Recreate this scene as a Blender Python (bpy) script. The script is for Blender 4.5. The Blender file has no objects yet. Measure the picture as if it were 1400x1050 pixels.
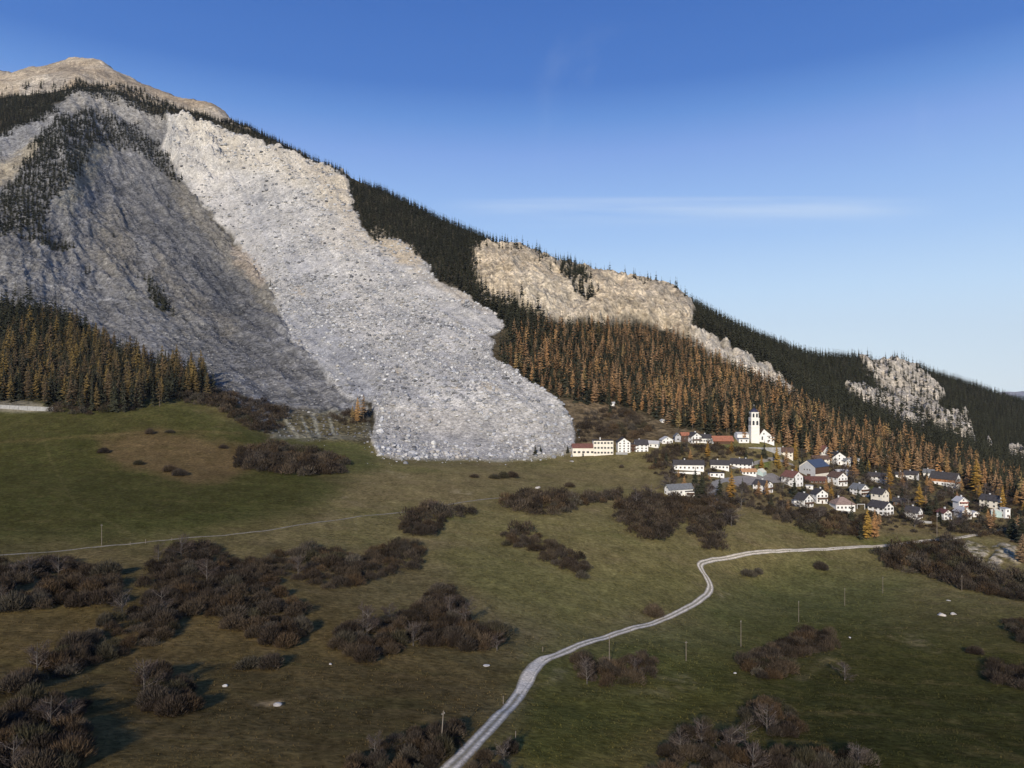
import bpy, math, random
import numpy as np
from mathutils import Vector, Matrix

random.seed(7)
rng = np.random.default_rng(11)
scene = bpy.context.scene
COL = scene.collection

# ------------------------------------------------------------------ camera, sky, sun, exposure
FPX, CX, CY = 935.0, 700.0, 525.0          # focal length and centre of the 1400 x 1050 picture, in its pixels
cam_data = bpy.data.cameras.new("camera")
cam = bpy.data.objects.new("camera", cam_data)
COL.objects.link(cam)
cam.location = (0, 0, 0)
cam.rotation_euler = (math.radians(90), 0, 0)
cam_data.sensor_fit = 'HORIZONTAL'
cam_data.angle = 2 * math.atan(700.0 / FPX)
cam_data.clip_start = 1.0
cam_data.clip_end = 60000.0
scene.camera = cam

SUN_ELEV = math.radians(23.5)
SUN_AZ = math.radians(12.1)                # shadows run away from the camera and this much to its right
sun_dir = Vector((math.sin(SUN_AZ) * math.cos(SUN_ELEV), math.cos(SUN_AZ) * math.cos(SUN_ELEV), -math.sin(SUN_ELEV)))
sd = bpy.data.lights.new("sun", 'SUN')
sd.energy = 4.6
sd.angle = math.radians(0.5)
sd.color = (1.0, 0.90, 0.75)
sun = bpy.data.objects.new("sun", sd)
COL.objects.link(sun)
sun.rotation_euler = sun_dir.to_track_quat('-Z', 'Y').to_euler()

world = bpy.data.worlds.new("World")
scene.world = world
world.use_nodes = True
nt = world.node_tree
for n in list(nt.nodes):
    nt.nodes.remove(n)
wo = nt.nodes.new('ShaderNodeOutputWorld')
bg = nt.nodes.new('ShaderNodeBackground')
bg.inputs['Strength'].default_value = 0.13
sky = nt.nodes.new('ShaderNodeTexSky')
sky.sky_type = 'NISHITA'
sky.sun_disc = False
sky.sun_elevation = SUN_ELEV
sky.sun_rotation = math.radians(180) + SUN_AZ
sky.altitude = 1200
sky.air_density = 1.0
sky.dust_density = 0.3
sky.ozone_density = 1.5
# thin cirrus streaks, a part of the sky itself: noise over the direction looked in
geo = nt.nodes.new('ShaderNodeTexCoord')
sep = nt.nodes.new('ShaderNodeSeparateXYZ')
nt.links.new(geo.outputs['Generated'], sep.inputs[0])
def div(k):
    d = nt.nodes.new('ShaderNodeMath'); d.operation = 'DIVIDE'
    nt.links.new(sep.outputs[k], d.inputs[0]); nt.links.new(sep.outputs['Y'], d.inputs[1]); return d.outputs[0]
c_x, c_z = div('X'), div('Z')
comb = nt.nodes.new('ShaderNodeCombineXYZ'); nt.links.new(c_x, comb.inputs[0]); nt.links.new(c_z, comb.inputs[2])
mapn = nt.nodes.new('ShaderNodeMapping')
mapn.inputs['Scale'].default_value = (1.5, 1, 26.0)
mapn.inputs['Location'].default_value = (3.1, 0.4, 0.9)
noi = nt.nodes.new('ShaderNodeTexNoise')
noi.inputs['Scale'].default_value = 1.6
noi.inputs['Detail'].default_value = 6
noi.inputs['Roughness'].default_value = 0.55
rmp = nt.nodes.new('ShaderNodeMapRange')
rmp.inputs['From Min'].default_value = 0.32
rmp.inputs['From Max'].default_value = 0.72
rmp.inputs['To Max'].default_value = 0.38
def band(inp, lo, mid0, mid1, hi):
    a = nt.nodes.new('ShaderNodeMapRange'); a.interpolation_type = 'SMOOTHSTEP'
    a.inputs['From Min'].default_value = lo; a.inputs['From Max'].default_value = mid0
    b = nt.nodes.new('ShaderNodeMapRange'); b.interpolation_type = 'SMOOTHSTEP'
    b.inputs['From Min'].default_value = mid1; b.inputs['From Max'].default_value = hi
    b.inputs['To Min'].default_value = 1; b.inputs['To Max'].default_value = 0
    m = nt.nodes.new('ShaderNodeMath'); m.operation = 'MULTIPLY'
    nt.links.new(inp, a.inputs['Value']); nt.links.new(inp, b.inputs['Value'])
    nt.links.new(a.outputs[0], m.inputs[0]); nt.links.new(b.outputs[0], m.inputs[1])
    return m.outputs[0]
nt.links.new(comb.outputs[0], mapn.inputs['Vector'])
nt.links.new(mapn.outputs[0], noi.inputs['Vector'])
nt.links.new(noi.outputs['Fac'], rmp.inputs['Value'])
bz = band(c_z, 0.222, 0.258, 0.268, 0.277)
bx = band(c_x, -0.14, 0.06, 0.42, 0.68)
m1 = nt.nodes.new('ShaderNodeMath'); m1.operation = 'MULTIPLY'
nt.links.new(bz, m1.inputs[0]); nt.links.new(bx, m1.inputs[1])
m2 = nt.nodes.new('ShaderNodeMath'); m2.operation = 'MULTIPLY'
nt.links.new(m1.outputs[0], m2.inputs[0]); nt.links.new(rmp.outputs[0], m2.inputs[1])
# a second, much fainter veil higher up
noi2 = nt.nodes.new('ShaderNodeTexNoise'); noi2.inputs['Scale'].default_value = 2.6; noi2.inputs['Detail'].default_value = 7; noi2.inputs['Distortion'].default_value = .6
nt.links.new(comb.outputs[0], noi2.inputs['Vector'])
rm2 = nt.nodes.new('ShaderNodeMapRange'); rm2.inputs['From Min'].default_value = .54; rm2.inputs['From Max'].default_value = .80; rm2.inputs['To Max'].default_value = .22
nt.links.new(noi2.outputs['Fac'], rm2.inputs['Value'])
v1_ = nt.nodes.new('ShaderNodeMath'); v1_.operation = 'MULTIPLY'; nt.links.new(band(c_z, .30, .36, .46, .54), v1_.inputs[0]); nt.links.new(band(c_x, -.1, .1, .45, .7), v1_.inputs[1])
v2_ = nt.nodes.new('ShaderNodeMath'); v2_.operation = 'MULTIPLY_ADD'; nt.links.new(v1_.outputs[0], v2_.inputs[0]); nt.links.new(rm2.outputs[0], v2_.inputs[1]); nt.links.new(m2.outputs[0], v2_.inputs[2]); m2 = v2_
mixs = nt.nodes.new('ShaderNodeMix'); mixs.data_type = 'RGBA'
nt.links.new(m2.outputs[0], mixs.inputs['Factor'])
# the clear autumn sky: deep blue overhead, paling towards the horizon, mixed over the physical sky
grad = nt.nodes.new('ShaderNodeValToRGB')
SKY_RAMP = [(0.0, (.80, .93, 1.0)), (.066, (.69, .86, 1.0)), (.13, (.55, .76, 1.0)), (.20, (.385, .60, .95)), (.26, (.295, .495, .89)), (.316, (.215, .385, .81)), (.36, (.118, .285, .70)), (.40, (.058, .190, .585)), (.49, (.040, .150, .51)), (1.0, (.03, .09, .33))]
els = grad.color_ramp.elements
while len(els) < len(SKY_RAMP): els.new(0.5)
for e, (t_, c_) in zip(els, SKY_RAMP): e.position = t_; e.color = (*c_, 1)
sepz = nt.nodes.new('ShaderNodeSeparateXYZ'); nt.links.new(geo.outputs['Generated'], sepz.inputs[0]); nt.links.new(sepz.outputs['Z'], grad.inputs[0])
gsc = nt.nodes.new('ShaderNodeMix'); gsc.data_type = 'RGBA'; gsc.blend_type = 'MULTIPLY'; gsc.inputs['Factor'].default_value = 1
gsc.clamp_result = False
nt.links.new(grad.outputs[0], gsc.inputs['A']); gsc.inputs['B'].default_value = (1 / .13,) * 3 + (1,)
gmx = nt.nodes.new('ShaderNodeMix'); gmx.data_type = 'RGBA'; gmx.inputs['Factor'].default_value = 0.95
nt.links.new(sky.outputs[0], gmx.inputs['A']); nt.links.new(gsc.outputs['Result'], gmx.inputs['B'])
nt.links.new(gmx.outputs['Result'], mixs.inputs['A'])
mixs.inputs['B'].default_value = (6.3, 6.9, 7.5, 1)
nt.links.new(mixs.outputs['Result'], bg.inputs['Color'])
nt.links.new(bg.outputs[0], wo.inputs['Surface'])

scene.view_settings.view_transform = 'Standard'
scene.view_settings.look = 'None'
scene.view_settings.exposure = 0.0
scene.view_settings.gamma = 1.0
scene.view_settings.use_curve_mapping = False
scene.render.engine = 'CYCLES'
scene.cycles.max_bounces = 4
scene.cycles.diffuse_bounces = 2
scene.cycles.volume_bounces = 0
scene.cycles.use_denoising = True

# ------------------------------------------------------------------ noise
PRM = rng.permutation(4096).astype(np.int64)
GRD = rng.normal(size=(4096, 3)); GRD /= np.linalg.norm(GRD, axis=1)[:, None]
def perlin(x, y, z):
    x = np.asarray(x, float); y = np.asarray(y, float); z = np.asarray(z, float) + 0 * x
    xi = np.floor(x).astype(np.int64); yi = np.floor(y).astype(np.int64); zi = np.floor(z).astype(np.int64)
    xf = x - xi; yf = y - yi; zf = z - zi
    u = xf * xf * xf * (xf * (xf * 6 - 15) + 10); v = yf * yf * yf * (yf * (yf * 6 - 15) + 10); w = zf * zf * zf * (zf * (zf * 6 - 15) + 10)
    def g(a, b, c):
        h = PRM[(PRM[(PRM[(xi + a) & 4095] + yi + b) & 4095] + zi + c) & 4095]
        G = GRD[h]
        return G[..., 0] * (xf - a) + G[..., 1] * (yf - b) + G[..., 2] * (zf - c)
    x00 = g(0, 0, 0) * (1 - u) + g(1, 0, 0) * u
    x10 = g(0, 1, 0) * (1 - u) + g(1, 1, 0) * u
    x01 = g(0, 0, 1) * (1 - u) + g(1, 0, 1) * u
    x11 = g(0, 1, 1) * (1 - u) + g(1, 1, 1) * u
    return ((x00 * (1 - v) + x10 * v) * (1 - w) + (x01 * (1 - v) + x11 * v) * w) * 1.6
def fbm(x, y, z, scale, octaves=4, gain=0.5, ridged=False):
    s = 0; a = 1.0; t = 0; f = 1.0 / scale
    for k in range(octaves):
        n = perlin(x * f + 17.3 * k, y * f - 9.1 * k, z * f + 4.7 * k)
        if ridged: n = 1 - 2 * np.abs(n)
        s = s + a * n; t += a; a *= gain; f *= 2.03
    return s / t
def smooth(a, b, x):
    t = np.clip((x - a) / (b - a), 0, 1)
    return t * t * (3 - 2 * t)
def pchip(xk, yk, x):
    xk = np.asarray(xk, float); yk = np.asarray(yk, float)
    h = np.diff(xk); d = np.diff(yk) / h
    m = np.zeros_like(yk)
    for i in range(1, len(xk) - 1):
        if d[i - 1] * d[i] > 0:
            w1 = 2 * h[i] + h[i - 1]; w2 = h[i] + 2 * h[i - 1]
            m[i] = (w1 + w2) / (w1 / d[i - 1] + w2 / d[i])
    m[0] = d[0]; m[-1] = d[-1]
    x = np.clip(x, xk[0], xk[-1])
    i = np.clip(np.searchsorted(xk, x) - 1, 0, len(h) - 1)
    t = (x - xk[i]) / h[i]; t2 = t * t; t3 = t2 * t
    return (2*t3 - 3*t2 + 1) * yk[i] + (t3 - 2*t2 + t) * h[i] * m[i] + (-2*t3 + 3*t2) * yk[i+1] + (t3 - t2) * h[i] * m[i+1]

# ------------------------------------------------------------------ the hillside: cross-sections of the land along lines of sight
# each line is (bearing, {bearing: (dip, distance)}), bearings and dips in the picture's pixels, distances in metres
LINES = [
    {-300: (3000, 22), 700: (3000, 22), 1700: (3000, 23)},
    {-300: (1300, 66), 300: (1300, 68), 1000: (1300, 76), 1700: (1300, 78)},
    {-300: (1050, 90), 0: (1050, 95), 600: (1050, 105), 1000: (1050, 120), 1400: (1050, 126), 1700: (1050, 130)},
    {-300: (900, 140), 0: (900, 150), 600: (900, 172), 834: (900, 193), 1050: (900, 215), 1400: (900, 225), 1700: (900, 230)},
    {-300: (800, 195), 0: (800, 205), 600: (800, 242), 900: (800, 292), 1100: (800, 345), 1400: (800, 345), 1700: (800, 345)},
    {-300: (740, 255), 0: (740, 263), 300: (740, 273), 600: (740, 302), 900: (740, 350), 1100: (740, 400), 1250: (740, 420), 1400: (740, 420), 1700: (740, 420)},
    {-300: (690, 320), 0: (690, 328), 300: (690, 340), 600: (690, 372), 900: (690, 425), 1100: (690, 470), 1400: (693, 500), 1700: (700, 510)},
    {-300: (640, 410), 0: (640, 418), 300: (640, 440), 600: (640, 478), 780: (640, 520), 950: (642, 525), 1150: (650, 565), 1280: (665, 580), 1400: (678, 600), 1700: (700, 640)},
    {-300: (555, 560), 0: (557, 560), 150: (543, 590), 300: (558, 588), 400: (595, 570), 500: (610, 560), 640: (628, 555), 780: (620, 570), 900: (605, 590), 1030: (606, 585), 1150: (622, 640), 1280: (650, 650), 1400: (668, 690), 1700: (690, 800)},
    {-300: (460, 740), 0: (460, 760), 150: (455, 840), 300: (478, 850), 400: (510, 760), 500: (535, 690), 640: (548, 650), 780: (548, 660), 900: (540, 730), 1030: (550, 740), 1150: (585, 780), 1280: (615, 800), 1400: (648, 860), 1700: (680, 950)},
    {-300: (350, 960), 0: (350, 1000), 150: (345, 1180), 300: (375, 1230), 400: (400, 1090), 500: (425, 960), 640: (435, 890), 780: (450, 880), 900: (465, 930), 1030: (500, 940), 1150: (548, 960), 1280: (580, 1000), 1400: (615, 1100), 1700: (660, 1300)},
    {-300: (260, 1300), 0: (230, 1380), 90: (215, 1420), 150: (225, 1560), 230: (235, 1640), 300: (260, 1560), 400: (290, 1400), 500: (320, 1270), 640: (365, 1120), 780: (400, 1020), 900: (420, 1020), 1030: (465, 1060), 1150: (518, 1150), 1280: (548, 1250), 1400: (578, 1420), 1700: (640, 1700)},
]
RIDGE = {-300: (215, 1700), -100: (160, 1780), 0: (136, 1830), 60: (128, 1850), 110: (120, 1880), 160: (127, 1880), 200: (140, 1860), 250: (150, 1840), 300: (165, 1790), 350: (183, 1720),
         400: (206, 1640), 450: (230, 1590), 500: (252, 1540), 560: (280, 1470), 620: (309, 1400), 700: (342, 1320), 760: (360, 1270), 800: (371, 1240), 850: (382, 1215), 900: (391, 1200), 950: (417, 1190), 1000: (445, 1190),
         1060: (472, 1210), 1110: (488, 1260), 1170: (492, 1330), 1220: (498, 1390), 1270: (510, 1450), 1330: (530, 1520), 1400: (551, 1620), 1550: (590, 1800), 1700: (625, 1900)}
SUMMIT = {-300: (130, 2700), -100: (108, 2650), 0: (97, 2600), 50: (91, 2580), 100: (84, 2560), 125: (86, 2540), 150: (95, 2500), 190: (113, 2430), 215: (125, 2380), 240: (135, 2320), 270: (143, 2250), 300: (154, 2150), 330: (172, 2010), 360: (190, 1900)}

PX = np.concatenate([np.linspace(-480, -50, 30)[:-1], np.arange(-50, 1451, 2.0), np.linspace(1450, 1900, 31)[1:]])
NC = len(PX)
def curve(dct, k):
    xs = sorted(dct); return pchip(xs, [dct[x][k] for x in xs], np.clip(PX, -300, 1700))
LP = np.array([curve(l, 0) for l in LINES]); LY = np.array([curve(l, 1) for l in LINES])
RP, RY = curve(RIDGE, 0), curve(RIDGE, 1)
xs = sorted(SUMMIT)
SP = np.where(PX <= 345, pchip(xs, [SUMMIT[x][0] for x in xs], PX), RP + 4)
SY = np.where(PX <= 345, pchip(xs, [SUMMIT[x][1] for x in xs], PX), RY + 120)
blend = smooth(300, 400, PX)
SP = SP * (1 - blend) + (RP + 4) * blend; SY = SY * (1 - blend) + (RY + 120) * blend
N0, N1, N2, N3 = 26, 545, 36, 16
NR = N0 + N1 + N2 + N3
gY = np.zeros((NC, NR)); gZ = np.zeros((NC, NR)); gP = np.zeros((NC, NR)); gT = np.zeros((NC, NR))
for c in range(NC):
    kp = np.append(LP[:, c], RP[c]); ky = np.append(LY[:, c], RY[c])
    tp = np.concatenate([np.geomspace(2990, 1062, N0), np.linspace(1060, RP[c], N1)])
    lnY = pchip(-kp, np.log(ky), -tp)
    Y = np.exp(lnY)
    gY[c, :N0+N1] = Y; gZ[c, :N0+N1] = -(tp - CY) / FPX * Y; gP[c, :N0+N1] = tp
    gT[c, :N0+N1] = np.interp(-tp, -kp, np.arange(len(kp)))
    z0 = gZ[c, N0+N1-1]; z1 = -(SP[c] - CY) / FPX * SY[c]
    s = np.linspace(0, 1, N2 + 1)[1:]
    gY[c, N0+N1:N0+N1+N2] = RY[c] + (SY[c] - RY[c]) * s
    gZ[c, N0+N1:N0+N1+N2] = z0 + (z1 - z0) * s
    s = np.linspace(0, 1, N3 + 1)[1:]
    gY[c, N0+N1+N2:] = SY[c] + 1500 * s
    gZ[c, N0+N1+N2:] = z1 - 700 * s ** 1.3
    gP[c, N0+N1:] = CY - gZ[c, N0+N1:] * FPX / gY[c, N0+N1:]
    gT[c, N0+N1:] = 13
# soften the creases the cross-sections leave
def blur(a, n):
    for _ in range(n):
        b = a.copy()
        b[1:-1, 1:-1] = a[1:-1, 1:-1] * 0.4 + 0.15 * (a[:-2, 1:-1] + a[2:, 1:-1] + a[1:-1, :-2] + a[1:-1, 2:])
        a = b
    return a
gX = (PX[:, None] - CX) / FPX * gY
BX, BY = gX.copy(), gY.copy()
PXg = np.repeat(PX[:, None], NR, 1)

# outlines traced as bearings/dips, worn ragged by noise that belongs to the place
w1 = fbm(gX, gY, gZ, 90, 4); w2 = fbm(gX + 400, gY, gZ, 90, 4)
v1 = fbm(gX, gY, gZ, 16, 4); v2 = fbm(gX + 400, gY, gZ, 16, 4)
def poly(pts, soft=4, rag=6, fine=5):
    x = PXg + w1 * rag * 2 + v1 * fine * 2; y = gP + w2 * rag * 1.4 + v2 * fine * 1.4
    pts = np.array(pts, float)
    x0, y0 = pts.min(0) - soft * 3 - 5; x1, y1 = pts.max(0) + soft * 3 + 5
    out = np.zeros_like(x)
    sel = (x > x0) & (x < x1) & (y > y0) & (y < y1)
    xx, yy = x[sel], y[sel]
    d = np.full(xx.shape, 1e9); ins = np.zeros(xx.shape, bool)
    for (ax, ay), (bx, by) in zip(pts, np.roll(pts, -1, 0)):
        ex, ey = bx - ax, by - ay
        t = np.clip(((xx - ax) * ex + (yy - ay) * ey) / (ex * ex + ey * ey + 1e-9), 0, 1)
        d = np.minimum(d, np.hypot(xx - ax - t * ex, yy - ay - t * ey))
        cr = ((ay > yy) != (by > yy)) & (xx < ex * (yy - ay) / (ey + 1e-12) + ax)
        ins ^= cr
    sd_ = np.where(ins, d, -d)
    out[sel] = smooth(-soft, soft, sd_)
    return out
SLIDE = [(228,160),(245,168),(300,172),(345,192),(395,208),(440,228),(474,242),(486,290),(505,330),(545,330),(575,352),(600,385),(640,405),(672,425),(690,450),(668,462),(676,490),(705,510),(735,530),(765,552),(780,575),(785,600),(782,618),(740,624),(690,627),(640,629),(590,630),(545,629),(515,622),(508,600),(515,575),(512,555),(478,548),(462,540),(440,510),(410,480),(395,455),(380,420),(345,360),(310,315),(270,275),(240,240),(222,200)]
TOE = [(510,628),(508,600),(516,572),(560,560),(640,560),(720,565),(765,575),(785,600),(782,622),(640,634),(545,633)]
CLIFF = [(645,335),(665,332),(720,345),(762,365),(800,372),(850,378),(875,382),(905,388),(938,405),(948,425),(940,450),(985,475),(1050,505),(1105,545),(1060,528),(1000,505),(935,465),(880,445),(800,442),(740,442),(705,415),(660,405),(645,370)]
CLIFF2 = [(1174,489),(1222,490),(1258,508),(1292,538),(1276,558),(1318,568),(1332,608),(1312,604),(1285,588),(1258,566),(1232,550),(1205,533),(1186,512)]
STRIP2 = [(1156,526),(1195,535),(1240,556),(1272,580),(1262,590),(1235,580),(1205,564),(1166,543)]
ROCK3 = [(1378,612),(1400,617),(1420,630),(1395,630),(1380,624)]
ROCK4 = [(1350,602),(1360,612),(1348,618)]
FLANK = [(-200,330),(-40,215),(40,172),(100,128),(150,126),(215,158),(232,200),(250,255),(300,315),(350,372),(385,425),(402,470),(445,515),(475,548),(505,560),(505,600),(430,600),(380,590),(330,560),(290,520),(230,490),(190,497),(150,474),(110,446),(60,424),(0,416),(-200,440)]
BRIGHTL = [(-60,215),(0,182),(60,160),(95,150),(110,170),(60,205),(0,235),(-60,260)]
TALUS_R = [(545,330),(575,352),(600,385),(640,405),(672,425),(690,445),(660,440),(600,400),(560,365),(520,340)]
M = {}
M['slide'] = poly(SLIDE, 2.5, 5, 2.6)
M['toe'] = poly(TOE, 5, 4, 3)
M['cliff'] = np.maximum.reduce([poly(CLIFF, 2.5, 5, 6), poly(CLIFF2, 2, 4, 5), poly(STRIP2, 2, 3, 4), poly(ROCK3, 2, 2, 3), poly(ROCK4, 2, 2, 3)])
M['flank'] = poly(FLANK, 4, 8, 6) * (1 - M['slide'])
M['summit'] = smooth(12.6, 13.0, gT) * smooth(380, 320, PXg)
mount = smooth(7.95, 8.25, gT)              # 0 on the meadows, 1 on the mountainside
village = poly([(900,590),(1060,595),(1150,605),(1420,660),(1420,740),(1190,715),(1010,690),(900,680)], 12, 4, 2)

# relief
M['slide_in'] = poly([(a + (12 if a < 520 and 180 < b < 560 else -10 if b < 560 and a > 480 else 0), b) for a, b in SLIDE], 22, 5, 4) * M['slide']
hmag = np.clip(gY / 900, 0.15, 1.3)
rock = np.clip(M['cliff'] + M['flank'] + M['slide'] + M['summit'], 0, 1)
dz = (1 - mount) * (fbm(gX, gY, 0 * gX, 70, 3) * 1.6 + fbm(gX, gY, 0 * gX, 14, 3) * 0.42 + fbm(gX, gY, 0 * gX, 4.5, 3) * 0.12) * (1 - 0.6 * village) * smooth(60, 150, gY)
dz += mount * (1 - rock) * (fbm(gX, gY, 0 * gX, 150, 4) * 9)
SCARP = poly([(228,160),(245,168),(300,172),(345,192),(395,208),(440,228),(474,242),(486,290),(440,275),(390,245),(330,230),(300,260),(262,250),(235,225)], 10, 8, 6)
dz += (0.25 * M['slide'] + .75 * M['slide_in']) * (fbm(gX, gY, gZ, 170, 3) * 9.0 * (1 - M['toe']) + fbm(gX, gY, gZ, 70, 4) * 7.0 + fbm(gX, gY, gZ, 11, 4, 0.65) * 1.3) * (0.45 + 0.55 * smooth(560, 900, gY))
# gullies: noise drawn out down the fall line
def gully(p0, p1, across, along, oct=4):
    a = np.array(p0); b = np.array(p1)
    d = (b - a) / np.linalg.norm(b - a)
    s = gX * d[0] + gY * d[1]; t = -gX * d[1] + gY * d[0]
    return fbm(t / across * 10, s / along * 10, gZ * 0.02, 10, oct, 0.55, ridged=True)
def pt0(px, py):
    c = np.searchsorted(PX, px); r = N0 + int((1060 - py) / (1060 - RP[c]) * (N1 - 1)); return (gX[c, r], gY[c, r])
gl = gully(pt0(150, 250), pt0(330, 480), 70, 420)
gs = gully(pt0(330, 220), pt0(560, 520), 60, 420)
gf = gully(pt0(150, 250), pt0(330, 480), 17, 260)
gsf = gully(pt0(330, 220), pt0(560, 520), 15, 240)
gcf = gully(pt0(850, 385), pt0(800, 440), 14, 70)
gc = gully(pt0(850, 385), pt0(800, 440), 45, 90)
crag = fbm(gX, gY, gZ, 46, 5, 0.6, ridged=True)
crag3 = fbm(gX - 21, gY, gZ, 17, 4, .7, ridged=True)
crag2 = fbm(gX + 33, gY, gZ * 1.3, 110, 5, 0.58, ridged=True)
dz += M['flank'] * (gl * 16 + gf * 3 + crag2 * 8 + crag * 6 + crag3 * 4.5 - 14) * (0.25 + 0.75 * smooth(8.3, 10.0, gT))
dz += M['slide'] * SCARP * (crag2 * 22 + crag * 14 + crag3 * 4 - 12)
dz += M['slide'] * (1 - M['toe']) * gs * 5.0 + M['slide'] * (1 - M['toe']) * gsf * 1.3
dz += M['cliff'] * (gully(pt0(850, 385), pt0(800, 440), 95, 220) * 16 + gc * 14 + gcf * 7 + crag2 * 9 + crag * 4 + crag3 * 4 - 18)
dz += M['summit'] * (fbm(gX, gY, 0 * gX, 330, 5, 0.5, ridged=True) * 46 - 20)
dz += poly([(225,162),(262,170),(300,215),(280,260),(250,235),(232,205)], 8, 6, 5) * (crag2 * 24 + crag * 12)
# the tongue of rubble stands above the meadow it ran out on
dz += M['toe'] * M['slide'] * 2.0
M['chalk'] = np.maximum.reduce([poly([(1318,742),(1345,745),(1350,765),(1335,772),(1320,765)], 2, 3, 8), poly([(1300,755),(1318,758),(1312,768)], 2, 3, 6) * .8, poly([(1360,745),(1392,745),(1395,775),(1375,770),(1352,788)], 2, 4, 10)])
dz += M['chalk'] * (fbm(gX, gY, gZ, 9, 4, .6, ridged=True) * 1.6)
gZ = gZ + dz
# ------------------------------------------------------------------ what the ground is made of (albedo, with some shade and vignette painted in)
def rgb(r, g, b): return np.array([r, g, b], float)
ALB = np.zeros((NC, NR, 3))
def lay(mask, col, var=None):
    global ALB
    m = np.clip(mask, 0, 1)[..., None]
    col = np.asarray(col, float)
    ALB = ALB * (1 - m) + col * m
n_big = fbm(gX, gY, 0 * gX, 55, 4); n_mid = fbm(gX + 90, gY * 2.2, 0 * gX, 18, 4); n_fin = fbm(gX, gY + 77, 0 * gX, 5, 3)
lay(np.ones_like(gX), rgb(0.122, 0.108, 0.054))
DRY = rgb(0.150, 0.122, 0.072); GREEN = rgb(0.078, 0.094, 0.032); DARKG = rgb(0.056, 0.066, 0.027)
lay(smooth(0.0, 0.5, n_big + 0.5 * n_mid) * 0.75, DRY)
lay(smooth(0.05, 0.5, -n_big + 0.4 * n_mid) * 0.6, GREEN)
# pastures of the left: greener
lay(poly([(-300,560),(150,545),(250,540),(300,570),(500,615),(520,640),(430,690),(330,720),(150,742),(-300,775)], 14, 8, 5) * (0.75 + 0.25 * n_mid), DARKG * 1.12)
lay(poly([(130,600),(215,588),(330,605),(340,640),(310,655),(260,660),(200,645),(150,630)], 8, 5, 5) * 0.9, DRY * 0.9)
lay(poly([(430,650),(560,640),(900,640),(890,665),(690,680),(520,700)], 10, 6, 4) * (0.5 + 0.5 * n_mid), DRY * 0.92)
lay(poly([(600,745),(700,700),(850,720),(950,745),(970,790),(930,820),(760,880),(690,860),(620,790)], 14, 8, 4) * 0.45, rgb(0.13, 0.118, 0.052))
lay(poly([(600,800),(760,830),(760,885),(700,880)], 14, 8, 4) * 0.5, DRY * 0.85)
# foreground turf, brown-green, with vignette darkening painted into its colour
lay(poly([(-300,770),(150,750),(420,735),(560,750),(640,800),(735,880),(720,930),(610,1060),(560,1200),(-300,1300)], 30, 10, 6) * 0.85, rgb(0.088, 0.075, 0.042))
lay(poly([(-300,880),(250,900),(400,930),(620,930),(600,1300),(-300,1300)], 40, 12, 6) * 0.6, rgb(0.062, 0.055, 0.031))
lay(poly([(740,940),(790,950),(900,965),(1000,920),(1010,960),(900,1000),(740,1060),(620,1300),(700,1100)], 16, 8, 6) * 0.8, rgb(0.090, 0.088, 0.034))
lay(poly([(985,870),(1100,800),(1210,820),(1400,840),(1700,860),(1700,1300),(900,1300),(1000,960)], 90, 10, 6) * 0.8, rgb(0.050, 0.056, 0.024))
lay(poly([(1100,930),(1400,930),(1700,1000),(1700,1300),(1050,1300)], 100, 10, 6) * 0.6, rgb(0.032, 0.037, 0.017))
lay(smooth(0.10, 0.55, n_mid + 0.6 * n_fin) * (1 - mount) * 0.35, rgb(0.135, 0.112, 0.066))
lay(smooth(0.15, 0.6, n_fin - 0.4 * n_mid) * (1 - mount) * 0.30, rgb(0.050, 0.046, 0.022))
terr = fbm(gX / 11, gY, gZ * 1.4, 3.2, 3, .6); terr2 = fbm(gX / 5 + 40, gY, gZ * 1.2, 8, 3, .6)
lay(smooth(.15, .5, terr) * (1 - mount) * .32, rgb(.145, .120, .074)); lay(smooth(.15, .5, -terr) * (1 - mount) * .25, rgb(.066, .066, .032)); lay(smooth(.15, .55, terr2) * (1 - mount) * .30, rgb(.128, .106, .064)); lay(smooth(.2, .55, -terr2) * (1 - mount) * .28, rgb(.072, .078, .034))
# pale stony spots and dead grass
PALE = rgb(0.30, 0.26, 0.19)
for p, k in [([(890,922),(935,925),(975,945),(930,945)], .8), ([(845,950),(900,938),(925,955),(880,952)], .7), ([(755,915),(775,918),(768,930),(745,940)], .8), ([(978,812),(995,812),(988,822)], .8), ([(340,958),(388,962),(388,970),(350,968)], .8),
             ([(680,893),(712,898),(690,902)], .6), ([(520,640),(560,648),(555,652)], .5), ([(615,670),(648,674),(645,678)], .7), ([(470,678),(480,682),(465,684)], .5), ([(1200,865),(1260,870),(1290,890),(1250,885)], .35), ([(990,700),(1012,694),(1008,716)], .7), ([(1000,690),(1010,688),(1012,706),(1004,712)], .5),
             ([(1080,930),(1140,885),(1150,890),(1100,935)], .25), ([(700,960),(735,930),(745,935),(700,985),(690,1005)], .45), ([(600,1050),(640,1010),(660,1020),(700,1050)], .25), ([(170,985),(230,988),(225,994)], .25)]:
    lay(poly(p, 4, 2, 5) * k * smooth(-0.3, 0.4, n_fin), PALE)
lay(poly([(-80,540),(0,543),(40,549),(75,556),(70,562),(-80,562)], 3, 2, 2) * 0.9, rgb(0.30, 0.29, 0.27))
lay(poly([(740,890),(800,880),(950,830),(980,800),(1100,770),(1250,790),(1200,850),(1010,900),(1000,960),(850,1000),(720,1060),(700,980)], 30, 8, 5) * .6, rgb(0.074, 0.082, 0.034))
lay(poly([(600,760),(690,735),(800,790),(940,780),(950,810),(760,870),(700,840)], 25, 8, 5) * .35, rgb(0.085, 0.090, 0.036))
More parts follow.
